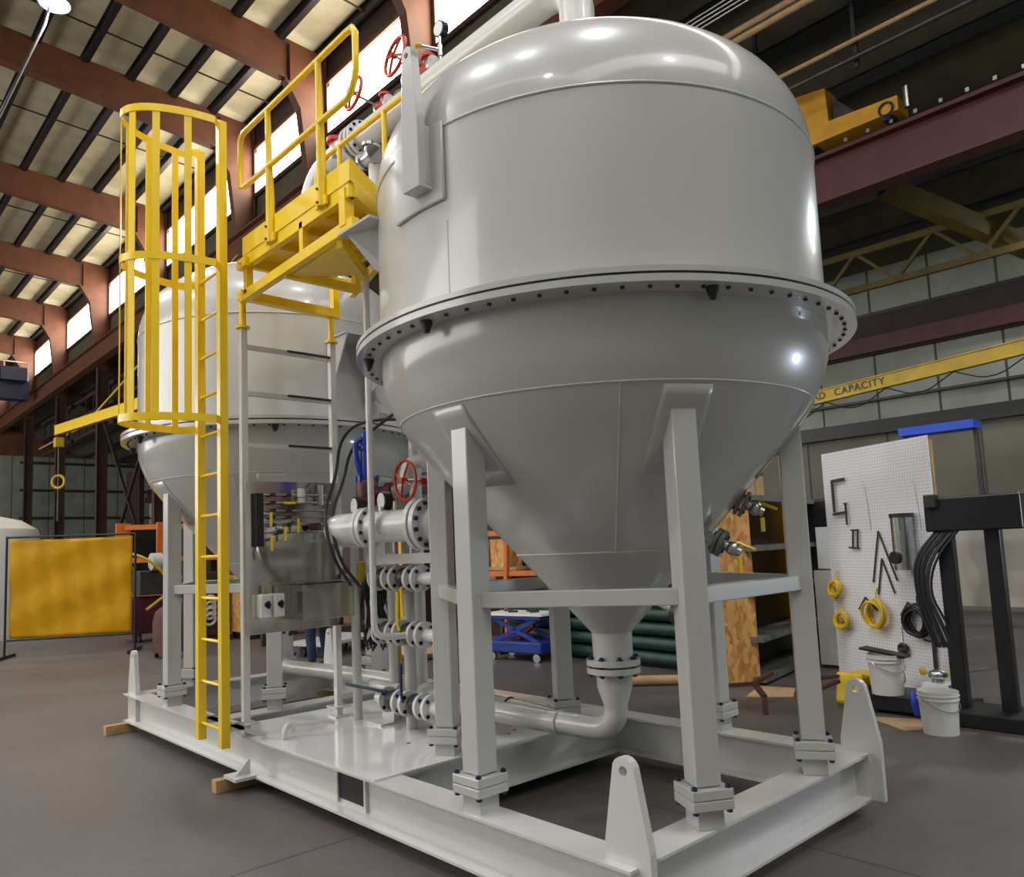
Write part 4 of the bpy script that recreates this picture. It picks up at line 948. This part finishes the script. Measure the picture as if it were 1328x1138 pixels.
for (u, z, k) in ((.62, 2.12, 0), (1.26, 2.10, 1)):
    hang('wire_hook', MB().tube([bp_(u-.04, z+.06, .01), bp_(u, z+.03, .02), bp_(u+.02, z-.06, .02), bp_(u+.04, z-.45, .012)], .003, 6, smooth=2), 'steel', 'thin wire hanging on the upper %s of the pegboard' % ('right' if k else 'middle'), 'wire')
# paper roll holder and hanging hoses at the board's right edge
t_ = thing('dispenser', bp_(1.18, 1.5, .1), 'clear and steel canister dispenser hung at the right of the pegboard', 'dispenser')
MB().cyl(bp_(1.16, 1.28, .10), bp_(1.16, 1.78, .10), .10, n=24).build('canister', 'steel', t_)
MB().cyl(bp_(1.16, 1.78, .10), bp_(1.16, 1.82, .10), .108, n=24).build('canister_cap', 'dark', t_)
MB().cyl(bp_(1.16, 1.40, .19), bp_(1.16, 1.40, .23), .06, n=20).build('knob', 'black', t_)

# dark machine stand with hoses at the far right edge
mc = thing('machine_stand', (3.9, -.72, 0), 'tall black machine frame with hoses at the right edge beside the pegboard', 'machine')
MB().box((3.90, -.62, .92), (.12, .12, 1.84)).build('column', 'black', mc, smooth=False, bevel=.01)
MB().box((3.92, -.98, .92), (.10, .12, 1.84)).build('column', 'black', mc, smooth=False, bevel=.01)
MB().box((3.88, -.86, 1.78), (.16, .74, .30)).build('head', 'black', mc, smooth=False, bevel=.015)
MB().box((3.80, -.56, 1.90), (.10, .10, .12)).build('bracket', 'dark', mc, smooth=False, bevel=.01)
MB().box((3.90, -.87, .06), (.55, .66, .12)).build('base', 'black', mc, smooth=False, bevel=.01)
random.seed(21)
for k in range(12):
    u = random.uniform(-.1, .12)
    MB().tube([(3.84, -.66+u, 1.66), (3.76, -.46+u, 1.40), (3.78, -.42+u*.6, 1.10), (3.82, -.48+u, .85), (3.86, -.54+u, .62)], .011, 8, smooth=2).build('hose', 'rubber' if k % 3 else 'dark', mc)
MB().box((4.3, -1.0, 1.3), (.06, .9, .7)).build('back_sheet', 'cream', mc, smooth=False)
# things on the floor in front of the board
def bucket(x, y, z, h, r, lab, holder=None):
    t_ = thing('bucket', (x, y, z), lab, 'bucket')
    MB().lathe([(0, 0), (r*.86, 0), (r*.97, h*.80), (r*1.04, h*.80), (r*1.04, h*.83), (r*.98, h*.83), (r*.99, h*.90), (r*1.05, h*.90), (r*1.05, h*.92), (r, h*.92), (r*1.02, h), (r*.98, h), (r*.84, .01), (0, .01)], (x, y, z), n=36).build('bucket_body', 'plastic', t_)
    MB().tube([(x+r*1.04*math.cos(a_), y+r*1.04*math.sin(a_), z+h*.85-.10*math.sin(q)) for q, a_ in [(i/10*PI, R(150)+i/10*PI) for i in range(11)]], .004, 6).build('handle', 'steel', t_)
    return t_
bs = thing('low_cart', (4.0, -.28, 0), 'low black steel platform cart carrying the white bucket by the pegboard', 'cart')
MB().box((4.02, -.165, .10), (.50, .66, .14)).build('cart_body', 'black', bs, smooth=False, bevel=.01)
for dy in (-.25, .25):
    MB().cyl((3.80, -.165+dy, .035), (3.84, -.165+dy, .035), .035, n=14).build('caster', 'dark', bs)
bucket(3.86, -.02, .17, .36, .155, 'white plastic bucket standing on the black cart below the pegboard')
bucket(3.34, -.62, 0, .34, .15, 'white plastic bucket standing on the floor at the lower right edge')
o = MB().box((3.86, -.02, .545), (.16, .40, .02), rot=Matrix.Rotation(R(8), 3, 'X')).build('black_tray', 'black', smooth=False, org=(3.86, -.02, .545)); tag(o, 'black tray laid across the top of the white bucket', 'tray')
o = MB().tube([(3.70, -.30, .24), (3.66, -.31, .15), (3.68, -.33, .05)], .03, 10, smooth=2).build('blue_rag', 'blue', org=(3.7, -.3, .05)); tag(o, 'blue rag hanging from the edge of the black cart', 'rag')
o = MB().box((3.98, -.42, .24), (.22, .22, .10)).build('small_white_box', 'dial', smooth=False, org=(3.98, -.42, .19)); tag(o, 'white box on the black cart right of the bucket', 'box')
o = thing('sprayer', (3.97, -.40, .29), 'grey and lime handled tool lying on the white box on the cart', 'tool')
m = MB(); m.sph((3.97, -.42, .36), .06, (1, 1.4, .8)); m.cyl((3.97, -.42, .29), (3.97, -.42, .36), .05, n=12); m.build('tool_body', 'steel', o)
for dy in (-.12, .12): MB().sph((3.97, -.42+dy, .38), .03, (1, 1.2, 1.2), n=10).build('grip', 'jug', o)
yj = thing('jerry_can', (4.02, .36, 0), 'yellow plastic tool case on the floor behind the skid corner lug', 'case')
MB().box((4.00, .34, .15), (.28, .26, .30), rot=Matrix.Rotation(R(12), 3, 'Y')).build('case_body', 'jug', yj, smooth=False, bevel=.03)
MB().box((4.10, .18, .26), (.20, .50, .13), rot=Matrix.Rotation(R(-6), 3, 'X')).build('case_lid', 'jug', yj, smooth=False, bevel=.03)
MB().box((4.12, .14, .15), (.18, .30, .08)).build('case_insert', 'lift_blue', yj, smooth=False, bevel=.01)
def sheet(name, pts, mt, lab, cat, z=.006):
    o = MB().prism([(x, y, z) for x, y in pts], (0, 0, .008)).build(name, mt, smooth=False, org=(pts[0][0], pts[0][1], 0)); return tag(o, lab, cat)
sheet('cardboard_sheet', [(3.55, .08), (3.75, -.50), (3.50, -.62), (3.22, -.38)], 'card', 'flat cardboard piece on the floor in front of the black cart', 'cardboard')
sheet('cardboard_sheet', [(3.72, 1.35), (4.35, 1.55), (4.45, 1.18), (4.0, .98)], 'card', 'flat cardboard sheet on the floor beside the tall shelf', 'cardboard')
sheet('plywood_offcut', [(3.55, 2.9), (3.85, 3.2), (4.15, 2.75), (3.9, 2.35)], 'wood', 'pale plywood offcut on the floor behind the outlet flange', 'plywood')
for i, (x, y) in enumerate(((2.42, .98), (2.30, .84), (2.22, .76))):
    sheet('blue_tape', [(x, y), (x+.13, y+.03), (x+.12, y-.04), (x+.01, y-.05)], 'tape', 'blue tape scrap on the floor beyond the skid rail, number %s from the left' % ('one', 'two', 'three')[i], 'tape')
tb = thing('cardboard_tube', (3.9, 2.6, .06), 'long brown cardboard tube lying on the floor by the green pipes', 'tube')
MB().cyl((3.55, 2.75, .06), (4.35, 1.85, .06), .055, n=18).build('tube_wall', 'card', tb)
st = thing('steel_stand', (3.2, 1.1, 0), 'bent rusty steel stand lying on the floor behind the right column', 'stand')
for a_, b_ in (((3.15, 1.35, .02), (3.20, 1.32, .20)), ((3.20, 1.32, .20), (3.30, 1.00, .24)), ((3.30, 1.00, .24), (3.15, .82, .16)), ((3.15, .82, .16), (3.12, .80, .0)), ((3.30, 1.0, .24), (3.6, .98, .30)), ((3.4, .55, .16), (3.75, .38, .26)), ((3.5, .62, .28), (3.9, .45, .28))):
    MB().beam(a_, b_, .05, .03).build('stand_arm', 'rust', st, smooth=False)

# tall shelf with OSB side, goods on it
sh = thing('storage_shelf', (4.8, 1.7, 0), 'tall dark storage shelf with an orange OSB end panel behind the right columns', 'shelf')
MB().beam((4.30, 1.70, .01), (4.30, 1.70, 2.15), .42, .02, up=(.45, 1, 0)).build('end_panel', 'osb', sh, smooth=False)
sd = V(.985, .17, 0); sp0 = V(4.42, 1.50, 0); sn = V(-.17, .985, 0)
MB().beam(sp0+sn*.42+V(0, 0, 1.08), sp0+sn*.42+sd*2.4+V(0, 0, 1.08), .02, 2.1).build('back_panel', 'black', sh, smooth=False)
for i, z in enumerate((.06, .50, 1.02, 1.52, 2.10)):
    MB().beam(sp0+sn*.2+V(0, 0, z), sp0+sn*.2+sd*2.4+V(0, 0, z), .40, .06).build('shelf_board', 'shelf', sh, smooth=False)
MB().beam(sp0+sd*2.4+V(0, 0, 0), sp0+sd*2.4+V(0, 0, 2.1), .06, .4, up=sn).build('end_panel', 'black', sh, smooth=False)
for i, (u, z, w_, h_, mt, lab) in enumerate(((.14, 2.13, .22, .17, 'card', 'lowest left cardboard parcel on top of the tall shelf'), (.42, 2.13, .26, .24, 'card', 'right lower cardboard parcel on top of the tall shelf'), (.15, 2.30, .24, .18, 'cream', 'cream parcel stacked on the left cardboard parcel'),
        (.44, 2.37, .22, .13, 'green', 'green plastic bin stacked above the right parcel on the shelf'), (.17, 2.48, .2, .10, 'card', 'topmost left cardboard parcel on the shelf'), (.42, 2.50, .26, .14, 'green', 'topmost green plastic bin on the shelf'))):
    c = sp0+sn*.18+sd*(u-.06)+V(0, 0, z+h_/2); o = MB().box((0, 0, 0), (w_, .3, h_-.004), rot=Matrix.Rotation(math.atan2(sd.y, sd.x), 3, 'Z')).build('parcel' if mt != 'green' else 'plastic_bin', mt, smooth=False, bevel=.008); o.location = c
    tag(o, lab, 'parcel' if mt != 'green' else 'bin', 'goods on top of the tall shelf')
# cabinet, yellow curtain and small stuff left of the pegboard
cb_ = thing('steel_cabinet', (6.0, 1.25, 0), 'cream steel cabinet with louvres between the shelf and the pegboard', 'cabinet')
MB().box((6.15, 1.1, .62), (.5, .95, 1.16)).build('cabinet_body', 'cream', cb_, smooth=False, bevel=.006)
m = MB()
for k in range(5): m.box((5.893, 1.22, .22+k*.075), (.012, .26, .018))
m.build('louvres', 'shelf', cb_, smooth=False)
MB().box((6.15, 1.1, .02), (.44, .9, .04)).build('plinth', 'rust', cb_, smooth=False)
o = MB().box((6.05, 1.42, 1.48), (.30, .18, .52)).build('white_carton', 'dial', smooth=False, org=(6.05, 1.42, 1.22), bevel=.005); tag(o, 'tall white carton standing on the cream cabinet', 'carton')
o = MB().box((6.02, 1.18, 1.30), (.25, .22, .18)).build('black_case', 'black', smooth=False, org=(6.02, 1.18, 1.21), bevel=.01); tag(o, 'small black case on the cream cabinet right of the white carton', 'case')
yc = thing('welding_curtain', (7.2, 1.6, 0), 'amber welding curtain showing between the right column and the pegboard', 'curtain')
MB().box((7.2, 1.5, 1.25), (.02, 1.9, 1.7)).build('curtain_sheet', 'screen', yc, smooth=False)
m = MB(); m.box((7.2, 1.5, 2.13), (.05, 2.0, .05))
for y in (.53, 2.47): m.box((7.2, y, 1.07), (.05, .05, 2.14))
m.build('curtain_frame', 'dark', yc, smooth=False)
o = MB().box((6.9, .30, 2.90), (.3, .85, .10)).build('blue_tray', 'tape', smooth=False, org=(6.9, 0, 2.90)); 
bt = thing('storage_rack', (6.9, .0, 0), 'rack whose bright blue top shelf shows just above the pegboard', 'rack')
o.name = 'top_shelf'; o.parent = bt; o.location = V(0, 0, 2.90)
for y in (-.1, .7):
    MB().box((6.9, y, 1.425), (.05, .05, 2.85)).build('upright', 'dark', bt, smooth=False)

# ================================================================ BEHIND THE SKID, MIDDLE
gp = []
for i in range(5):
    for j in range(2 if i < 4 else 1):
        y0, y1 = 6.4, 1.9; x = 4.75+.19*j+(.0 if i % 2 else .095)*0; z = .12+i*.19
        o = MB().cyl((x+.25-(.0), 6.2, z), (x, 2.15, z), .085, n=18).build('green_pipe', 'green_pipe', org=(x, 2.15, z))
        tag(o, 'dark green coated pipe in the %s layer of the stack behind the skid, %s one' % (('bottom', 'second', 'third', 'fourth', 'top')[i], 'front' if j == 0 else 'rear'), 'pipe', 'stack of dark green pipes')
rkp = thing('pipe_rack', (4.9, 4, 0), 'steel rack posts holding the dark green pipe stack', 'rack')
for y in (2.6, 6.05):
    MB().box((4.9, y, .018), (.75, .1, .035)).build('sleeper', 'dark', rkp, smooth=False)
    for x in (4.58, 5.25): MB().box((x+.06, y, .52), (.04, .06, 1.0)).build('stake', 'dark', rkp, smooth=False)
lt_ = thing('lift_table', (4.35, 5.3, 0), 'blue hydraulic scissor lift table on casters under the near tank', 'lift table')
d1 = V(.17, -.985, 0); d2 = V(.985, .17, 0); c0 = V(4.42, 5.35, 0)
rzl = math.atan2(d1.y, d1.x); RL = Matrix.Rotation(rzl, 3, 'Z')
MB().box(c0+V(0, 0, .20), (1.0, .55, .16), rot=RL).build('base_frame', 'lift_blue', lt_, smooth=False, bevel=.02)
MB().box(c0+V(0, 0, .62), (.98, .52, .05), rot=RL).build('table_top', 'lift_blue', lt_, smooth=False, bevel=.01)
for s_ in (-.2, .2):
    MB().beam(c0+d1*-.4+d2*s_+V(0, 0, .27), c0+d1*.38+d2*s_+V(0, 0, .60), .03, .06).build('scissor_arm', 'lift_blue', lt_, smooth=False)
    MB().beam(c0+d1*.4+d2*s_+V(0, 0, .27), c0+d1*-.38+d2*s_+V(0, 0, .60), .03, .06).build('scissor_arm', 'lift_blue', lt_, smooth=False)
for a_, b_ in ((-.4, -.24), (.4, -.24), (-.4, .24), (.4, .24)):
    c = c0+d1*a_+d2*b_; MB().cyl(c+d2*-.02+V(0, 0, .06), c+d2*.02+V(0, 0, .06), .06, n=16).build('caster', 'steel', lt_)
MB().cyl(c0+d1*-.1+V(0, 0, .28), c0+d1*.2+V(0, 0, .5), .035, n=12).build('hydraulic_ram', 'red', lt_)
o = MB().box(c0+V(0, 0, .668), (1.05, .56, .035), rot=RL).build('white_board', 'dial', smooth=False, org=c0+V(0, 0, .668)); tag(o, 'white board lying on the blue lift table', 'board')
random.seed(5)
for k, (u, s_) in enumerate(((-.3, .05), (-.1, -.1), (.1, .08), (.25, -.05))):
    c = c0+d1*u+d2*s_+V(0, 0, .70); o = MB().box((0, 0, 0), (.14, .05, .03), rot=Matrix.Rotation(random.random()*3, 3, 'Z')).build('hand_tool', 'dark', smooth=False, bevel=.006); o.location = c
    tag(o, 'dark hand tool on the white board of the lift table, number %s from the left' % ('one', 'two', 'three', 'four')[k], 'tool')
orr = thing('orange_rack', (5.6, 7.2, 0), 'orange upright storage rack with timber behind the blue lift table', 'rack')
for x, y in ((5.35, 7.7), (5.5, 6.9), (5.7, 6.0)): MB().beam((x, y, 0), (x-.0, y-.12, 2.0), .08, .07).build('upright', 'orange', orr, smooth=False)
for z in (.5, 1.2, 1.9): MB().beam((5.35, 7.7, z), (5.7, 6.0, z), .06, .09).build('rack_beam', 'orange', orr, smooth=False)
for z in (.725, 1.275): MB().box((5.95, 7.5, z), (.6, 1.5, .05)).build('rack_shelf', 'wood', orr, smooth=False)
for i, (x, y, z, mt, w_, h_, lab) in enumerate(((5.55, 7.9, 1.55, 'wood', .35, .5, 'timber block stack on the orange rack, left one'), (5.7, 7.3, 1.55, 'osb', .4, .5, 'orange board crate on the orange rack, middle one'), (5.8, 7.75, .95, 'card', .5, .4, 'brown carton low on the orange rack'))):
    o = MB().box((x+.25, y, z), (.4, w_, h_)).build('crate', mt, smooth=False, org=(x+.25, y, z), bevel=.006); tag(o, lab, 'crate')
o = MB().box((6.4, 7.6, 1.4), (.3, 3.4, 2.8)).build('dark_partition', 'dark_primer', smooth=False, org=(6.3, 7.6, 0)); tag(o, 'dark brown partition behind the orange rack and manifolds', 'partition')
tarp = MB().sph((4.3, 4.2, .10), .3, (1.3, 1.5, .5)).build('sack', 'card', org=(4.3, 4.2, 0)); tarp.location = (3.6, 6.9, 0); tag(tarp, 'tan sack lying on the floor beyond the lower manifold', 'sack')

# ================================================================ LEFT SIDE
sc_ = thing('welding_screen', (-.64, 13.5, 0), 'large amber welding curtain on a black wheeled frame at the left', 'welding screen')
sdv = V(1.90, -1.13, 0); s0 = V(-.75, 13.57, 0); L = sdv.length; sdn = sdv.normalized(); nrm = V(-sdn.y, sdn.x, 0)
m = MB(); bm = m.bm; nu, nz = 40, 30; rows = []
random.seed(9)
for j in range(nz+1):
    row = []
    for i in range(nu+1):
        u = .06+(L-.12)*i/nu; z = .36+(2.16-.36)*j/nz
        q = .020*math.sin(u*5+z*2)+.016*math.sin(z*7-u*3)+.010*math.sin(u*17+1.3*z)
        row.append(bm.verts.new(s0+sdn*u+nrm*q+V(0, 0, z-.02*math.sin(i/nu*PI)*(j/nz))))
    rows.append(row)
for a_, b_ in zip(rows, rows[1:]):
    for i in range(nu): bm.faces.new((a_[i], a_[i+1], b_[i+1], b_[i]))
cur = m.build('curtain_sheet', 'screen', sc_); so = cur.modifiers.new('thick', 'SOLIDIFY'); so.thickness = .004
m = MB()
for u in (0, L): m.cyl(s0+sdn*u+V(0, 0, .04), s0+sdn*u+V(0, 0, 2.22), .02, n=10)
m.cyl(s0+V(0, 0, 2.2), s0+sdn*L+V(0, 0, 2.2), .02, n=10); m.cyl(s0+V(0, 0, .33), s0+sdn*L+V(0, 0, .33), .02, n=10)
m.build('frame', 'black', sc_)
for u in (0, L): MB().beam(s0+sdn*u-nrm*.45+V(0, 0, .03), s0+sdn*u+nrm*.45+V(0, 0, .03), .05, .05).build('foot', 'black', sc_, smooth=False)
s2 = thing('welding_screen', (-1.6, 14.2, 0), 'edge of a second amber welding curtain cut by the left side of the photo', 'welding screen')
MB().box((-1.45, 13.9, 1.2), (1.2, .012, 1.7), rot=Matrix.Rotation(R(-20), 3, 'Z')).build('curtain_sheet', 'screen', s2, smooth=False)
m = MB(); m.cyl((-.9, 13.7, .04), (-.9, 13.7, 2.1), .02, n=10); m.cyl((-2.05, 14.12, .04), (-2.05, 14.12, 2.1), .02, n=10); m.cyl((-.9, 13.7, 2.1), (-2.05, 14.12, 2.1), .02, n=10); m.build('frame', 'black', s2)
pt = thing('poly_tank', (-.3, 19, 0), 'round off white storage tank standing behind the amber curtain', 'tank')
MB().lathe([(1.28, 0), (1.28, 2.45), (1.24, 2.56), (.9, 2.78), (.4, 2.9), (0, 2.93)], (-.4, 19, 0), n=64).build('tank_body', 'poly', pt)
MB().lathe([(.22, 0), (.22, .1), (0, .1)], (-.4, 19, 2.9), n=24).build('tank_lid', 'poly', pt)
rt = thing('rust_tank', (1.3, 10.9, 0), 'small rusty maroon cylinder tank standing left of the far tank leg', 'tank')
MB().lathe([(.30, .10), (.30, .62), (.26, .78), (.15, .87), (0, .90)], (1.27, 10.9, 0), n=40).build('tank_body', 'rust', rt)
m = MB()
for a in (0, 90, 180, 270): m.box((1.27+.26*math.cos(R(a+45)), 10.9+.26*math.sin(R(a+45)), .05), (.06, .06, .10))
m.build('feet', 'dark', rt, smooth=False)
mw = thing('welding_machine', (2.2, 13.5, 0), 'dark red and black welding machine cart between the amber curtain and the far tank', 'welding machine')
MB().box((1.95, 14.2, .55), (.8, .6, .75)).build('power_source', 'maroon', mw, smooth=False, bevel=.02)
MB().box((2.0, 14.0, 1.22), (.7, .5, .5)).build('wire_feeder', 'dark', mw, smooth=False, bevel=.02)
MB().cyl((1.85, 13.7, 1.65), (2.05, 13.7, 1.65), .18, n=20).build('wire_spool', 'poly', mw)
for k in range(5): MB().cyl((2.25, 13.4, .35+k*.24), (2.33, 13.33, .35+k*.24), .07, n=14).build('dial_face', 'dial', mw)
MB().tube([(1.6, 14.0, 1.5), (1.2, 13.6, 1.9), (1.7, 13.2, 1.7), (2.2, 13.3, 1.1), (1.6, 13.2, .7)], .03, 8, smooth=3).build('welding_lead', 'yellow_old', mw)
for k in range(4): MB().cyl((1.7+.18*(k % 2)*2.5, 14.0+.3*(k//2), .09), (1.75+.18*(k % 2)*2.5, 14.0+.3*(k//2), .09), .09, n=14).build('wheel', 'rubber', mw)
orc = thing('orange_rack', (2.6, 16, 0), 'tall orange steel rack upright beyond the welding machine at left', 'rack')
for x, y in ((2.25, 16.9), (3.0, 16.3)): MB().box((x, y, 1.3), (.32, .1, 2.6)).build('upright', 'orange', orc, smooth=False)
for z in (.9, 1.7, 2.5): MB().beam((2.25, 16.9, z), (5.2, 15.5, z), .07, .12).build('rack_beam', 'orange', orc, smooth=False)
o = MB().box((3.0, 17.6, 1.3), (.9, .5, 2.6)).build('dark_locker', 'black', smooth=False, org=(3.0, 17.6, 0)); tag(o, 'dark locker between the orange rack uprights', 'locker')
wc = thing('wooden_crate', (3.4, 12.4, 0), 'brown plywood crate on dark skids seen past the ladder foot', 'crate')
MB().box((3.75, 12.5, .72), (1.2, .8, 1.15)).build('crate_body', 'osb', wc, smooth=False, bevel=.01)
for x in (3.3, 4.2): MB().box((x, 12.5, .07), (.12, .8, .14)).build('crate_skid', 'dark', wc, smooth=False)
gc = thing('gas_cart', (2.6, 12.6, 0), 'dark machine with pale hoses seen between the ladder rails', 'machine')
MB().box((2.75, 12.9, .75), (.6, .5, 1.3)).build('cart_body', 'dark_primer', gc, smooth=False, bevel=.02)
for k in range(4): MB().torus((2.62, 12.55, .45+k*.12), .11, .03, axis=(0, 1, .2), n=20).build('hose_coil', 'poly', gc)
MB().box((2.75, 12.9, .05), (.7, .6, .1)).build('cart_base', 'black', gc, smooth=False)
wb_ = thing('work_bench', (4.2, 10.2, 0), 'low steel work bench with a vice seen under the instrument panel', 'bench')
MB().box((3.9, 10.4, .92), (2.2, .9, .06)).build('bench_top', 'dark', wb_, smooth=False)
for x, y in ((2.9, 10.05), (4.9, 10.05), (2.9, 10.75), (4.9, 10.75)): MB().box((x, y, .445), (.08, .08, .89)).build('leg', 'dark', wb_, smooth=False)
MB().box((3.9, 10.4, .30), (2.0, .7, .05)).build('lower_shelf', 'shelf', wb_, smooth=False)
for i, (x, y, w_, d_, h_, z, mt, lab) in enumerate(((3.2, 10.3, .4, .4, .3, .95, 'lift_blue', 'blue box on the work bench behind the person'), (4.0, 10.4, .5, .4, .22, .95, 'cream', 'cream box on the work bench behind the manifolds'), (3.5, 10.4, .5, .5, .25, .325, 'card', 'cardboard box on the lower shelf of the work bench'), (4.4, 10.4, .4, .5, .3, .325, 'wood', 'timber offcuts on the lower shelf of the work bench'))):
    o = MB().box((x, y, z+h_/2), (w_, d_, h_)).build('box', mt, smooth=False, org=(x, y, z), bevel=.008); tag(o, lab, 'box')
o = thing('brown_container', (5.2, 9.5, 0), 'dark brown painted steel container behind the manifolds', 'container')
MB().box((5.5, 10.6, 1.25), (.8, 3.0, 2.5)).build('container_body', 'dark_primer', o, smooth=False, bevel=.01)
for y in (9.3, 9.65): MB().box((5.06, y, 1.3), (.05, .14, 2.2)).build('container_post', 'orange_yellow', o, smooth=False)
o = thing('sheet_cart', (3.0, 8.6, 0), 'flat grey sheet metal cart on the floor behind the person', 'cart')
MB().box((3.2, 8.7, .22), (1.5, .8, .06), rot=Matrix.Rotation(R(20), 3, 'Z')).build('deck', 'poly', o, smooth=False, bevel=.01)
for x, y in ((2.7, 8.3), (3.7, 8.7), (2.6, 8.7), (3.6, 9.1)): MB().cyl((x, y, .095), (x+.05, y, .095), .095, n=14).build('wheel', 'rubber', o)

# ================================================================ PERSON (legs seen beneath the instrument panel)
pr = thing('person', (2.05, 7.2, 0), 'person in navy trousers and shirt standing behind the instrument panel, mostly hidden', 'person')
def skin(chains, name, mt, par, root=0):
    verts = []; edges = []; rad = []; idx = {}
    for ch in chains:
        prev = None
        for p, r in ch:
            k = tuple(round(c, 4) for c in p)
            if k not in idx: idx[k] = len(verts); verts.append(p); rad.append(r)
            if prev is not None: edges.append((prev, idx[k]))
            prev = idx[k]
    me = bpy.data.meshes.new(name); me.from_pydata(verts, edges, []); o = bpy.data.objects.new(name, me); COL.objects.link(o); me.materials.append(MT[mt])
    md = o.modifiers.new('skin', 'SKIN'); md.use_smooth_shade = True
    for i, v in enumerate(me.skin_vertices[0].data):
        r = rad[i]; v.radius = r if isinstance(r, tuple) else (r, r); v.use_root = (i == root)
    sb = o.modifiers.new('sub', 'SUBSURF'); sb.levels = 1; sb.render_levels = 2
    o.parent = par; o.location = (0, 0, 0); return o
chains = [[((0, 0, .95), (.15, .11)), ((0, 0, 1.12), (.14, .10)), ((.03, -.02, 1.32), (.17, .11)), ((.05, -.04, 1.45), (.14, .09)), ((.06, -.05, 1.53), .055), ((.08, -.07, 1.60), .06), ((.09, -.08, 1.70), (.085, .10)), ((.09, -.08, 1.78), (.06, .07))],
    [((0, 0, .95), (.15, .11)), ((-.10, 0, .88), .095), ((-.11, .02, .50), .062), ((-.12, -.03, .28), .055), ((-.12, -.05, .10), .040), ((-.10, .05, .045), .042), ((-.10, .17, .035), .036)],
    [((0, 0, .95), (.15, .11)), ((.10, 0, .88), .095), ((.13, .06, .50), .062), ((.14, .02, .28), .055), ((.15, -.01, .10), .040), ((.17, .09, .045), .042), ((.17, .20, .035), .036)]]
for s_ in (-1, 1):
    sh_ = (.05+.19*s_, -.04, 1.42); ch = [((.05, -.04, 1.45), (.14, .09)), (sh_, .06), ((.05+.25*s_, .04, 1.16), .045), ((.05+.20*s_, .26, 1.04), .034), ((.05+.17*s_, .34, 1.03), (.022, .036)), ((.05+.165*s_, .40, 1.03), (.016, .036))]
    chains.append(ch)
    for f in range(4):
        zf = 1.055-.017*f; ln = (.065, .072, .067, .052)[f]; x_ = .05+.165*s_
        chains.append([((x_, .40, 1.03), (.016, .036)), ((x_, .435, zf), .0085), ((x_-.006*s_, .435+ln*.6, zf-.006), .008), ((x_-.022*s_, .435+ln, zf-.02), .007)])
    chains.append([((.05+.17*s_, .34, 1.03), (.022, .036)), ((.05+.145*s_, .37, 1.065), .009), ((.05+.135*s_, .41, 1.085), .008)])
skin(chains, 'body', 'skin', pr)
tr = [[(p, (r[0]+.016, r[1]+.016) if isinstance(r, tuple) else r+.018) for p, r in ch[:5]] for ch in (chains[1], chains[2])]
skin(tr, 'trousers', 'denim', pr)
sc2 = [[(p, (r[0]+.016, r[1]+.016)) for p, r in chains[0][:4]]]+[[(p, (r[0]+.014, r[1]+.014) if isinstance(r, tuple) else r+.014) for p, r in ch[:4]] for ch in chains if len(ch) == 6]
skin(sc2, 'shirt', 'denim', pr)
m = MB()
m.sph((.09, -.09, 1.745), .095, (1, 1.05, .8)); m.build('hair', 'dark', pr).location = (0, 0, 0)
for x, y in ((-.11, .06), (.16, .10)): MB().sph((x, y, .05), .065, (.85, 2.1, .75)).build('boot', 'black', pr).location = (0, 0, 0)
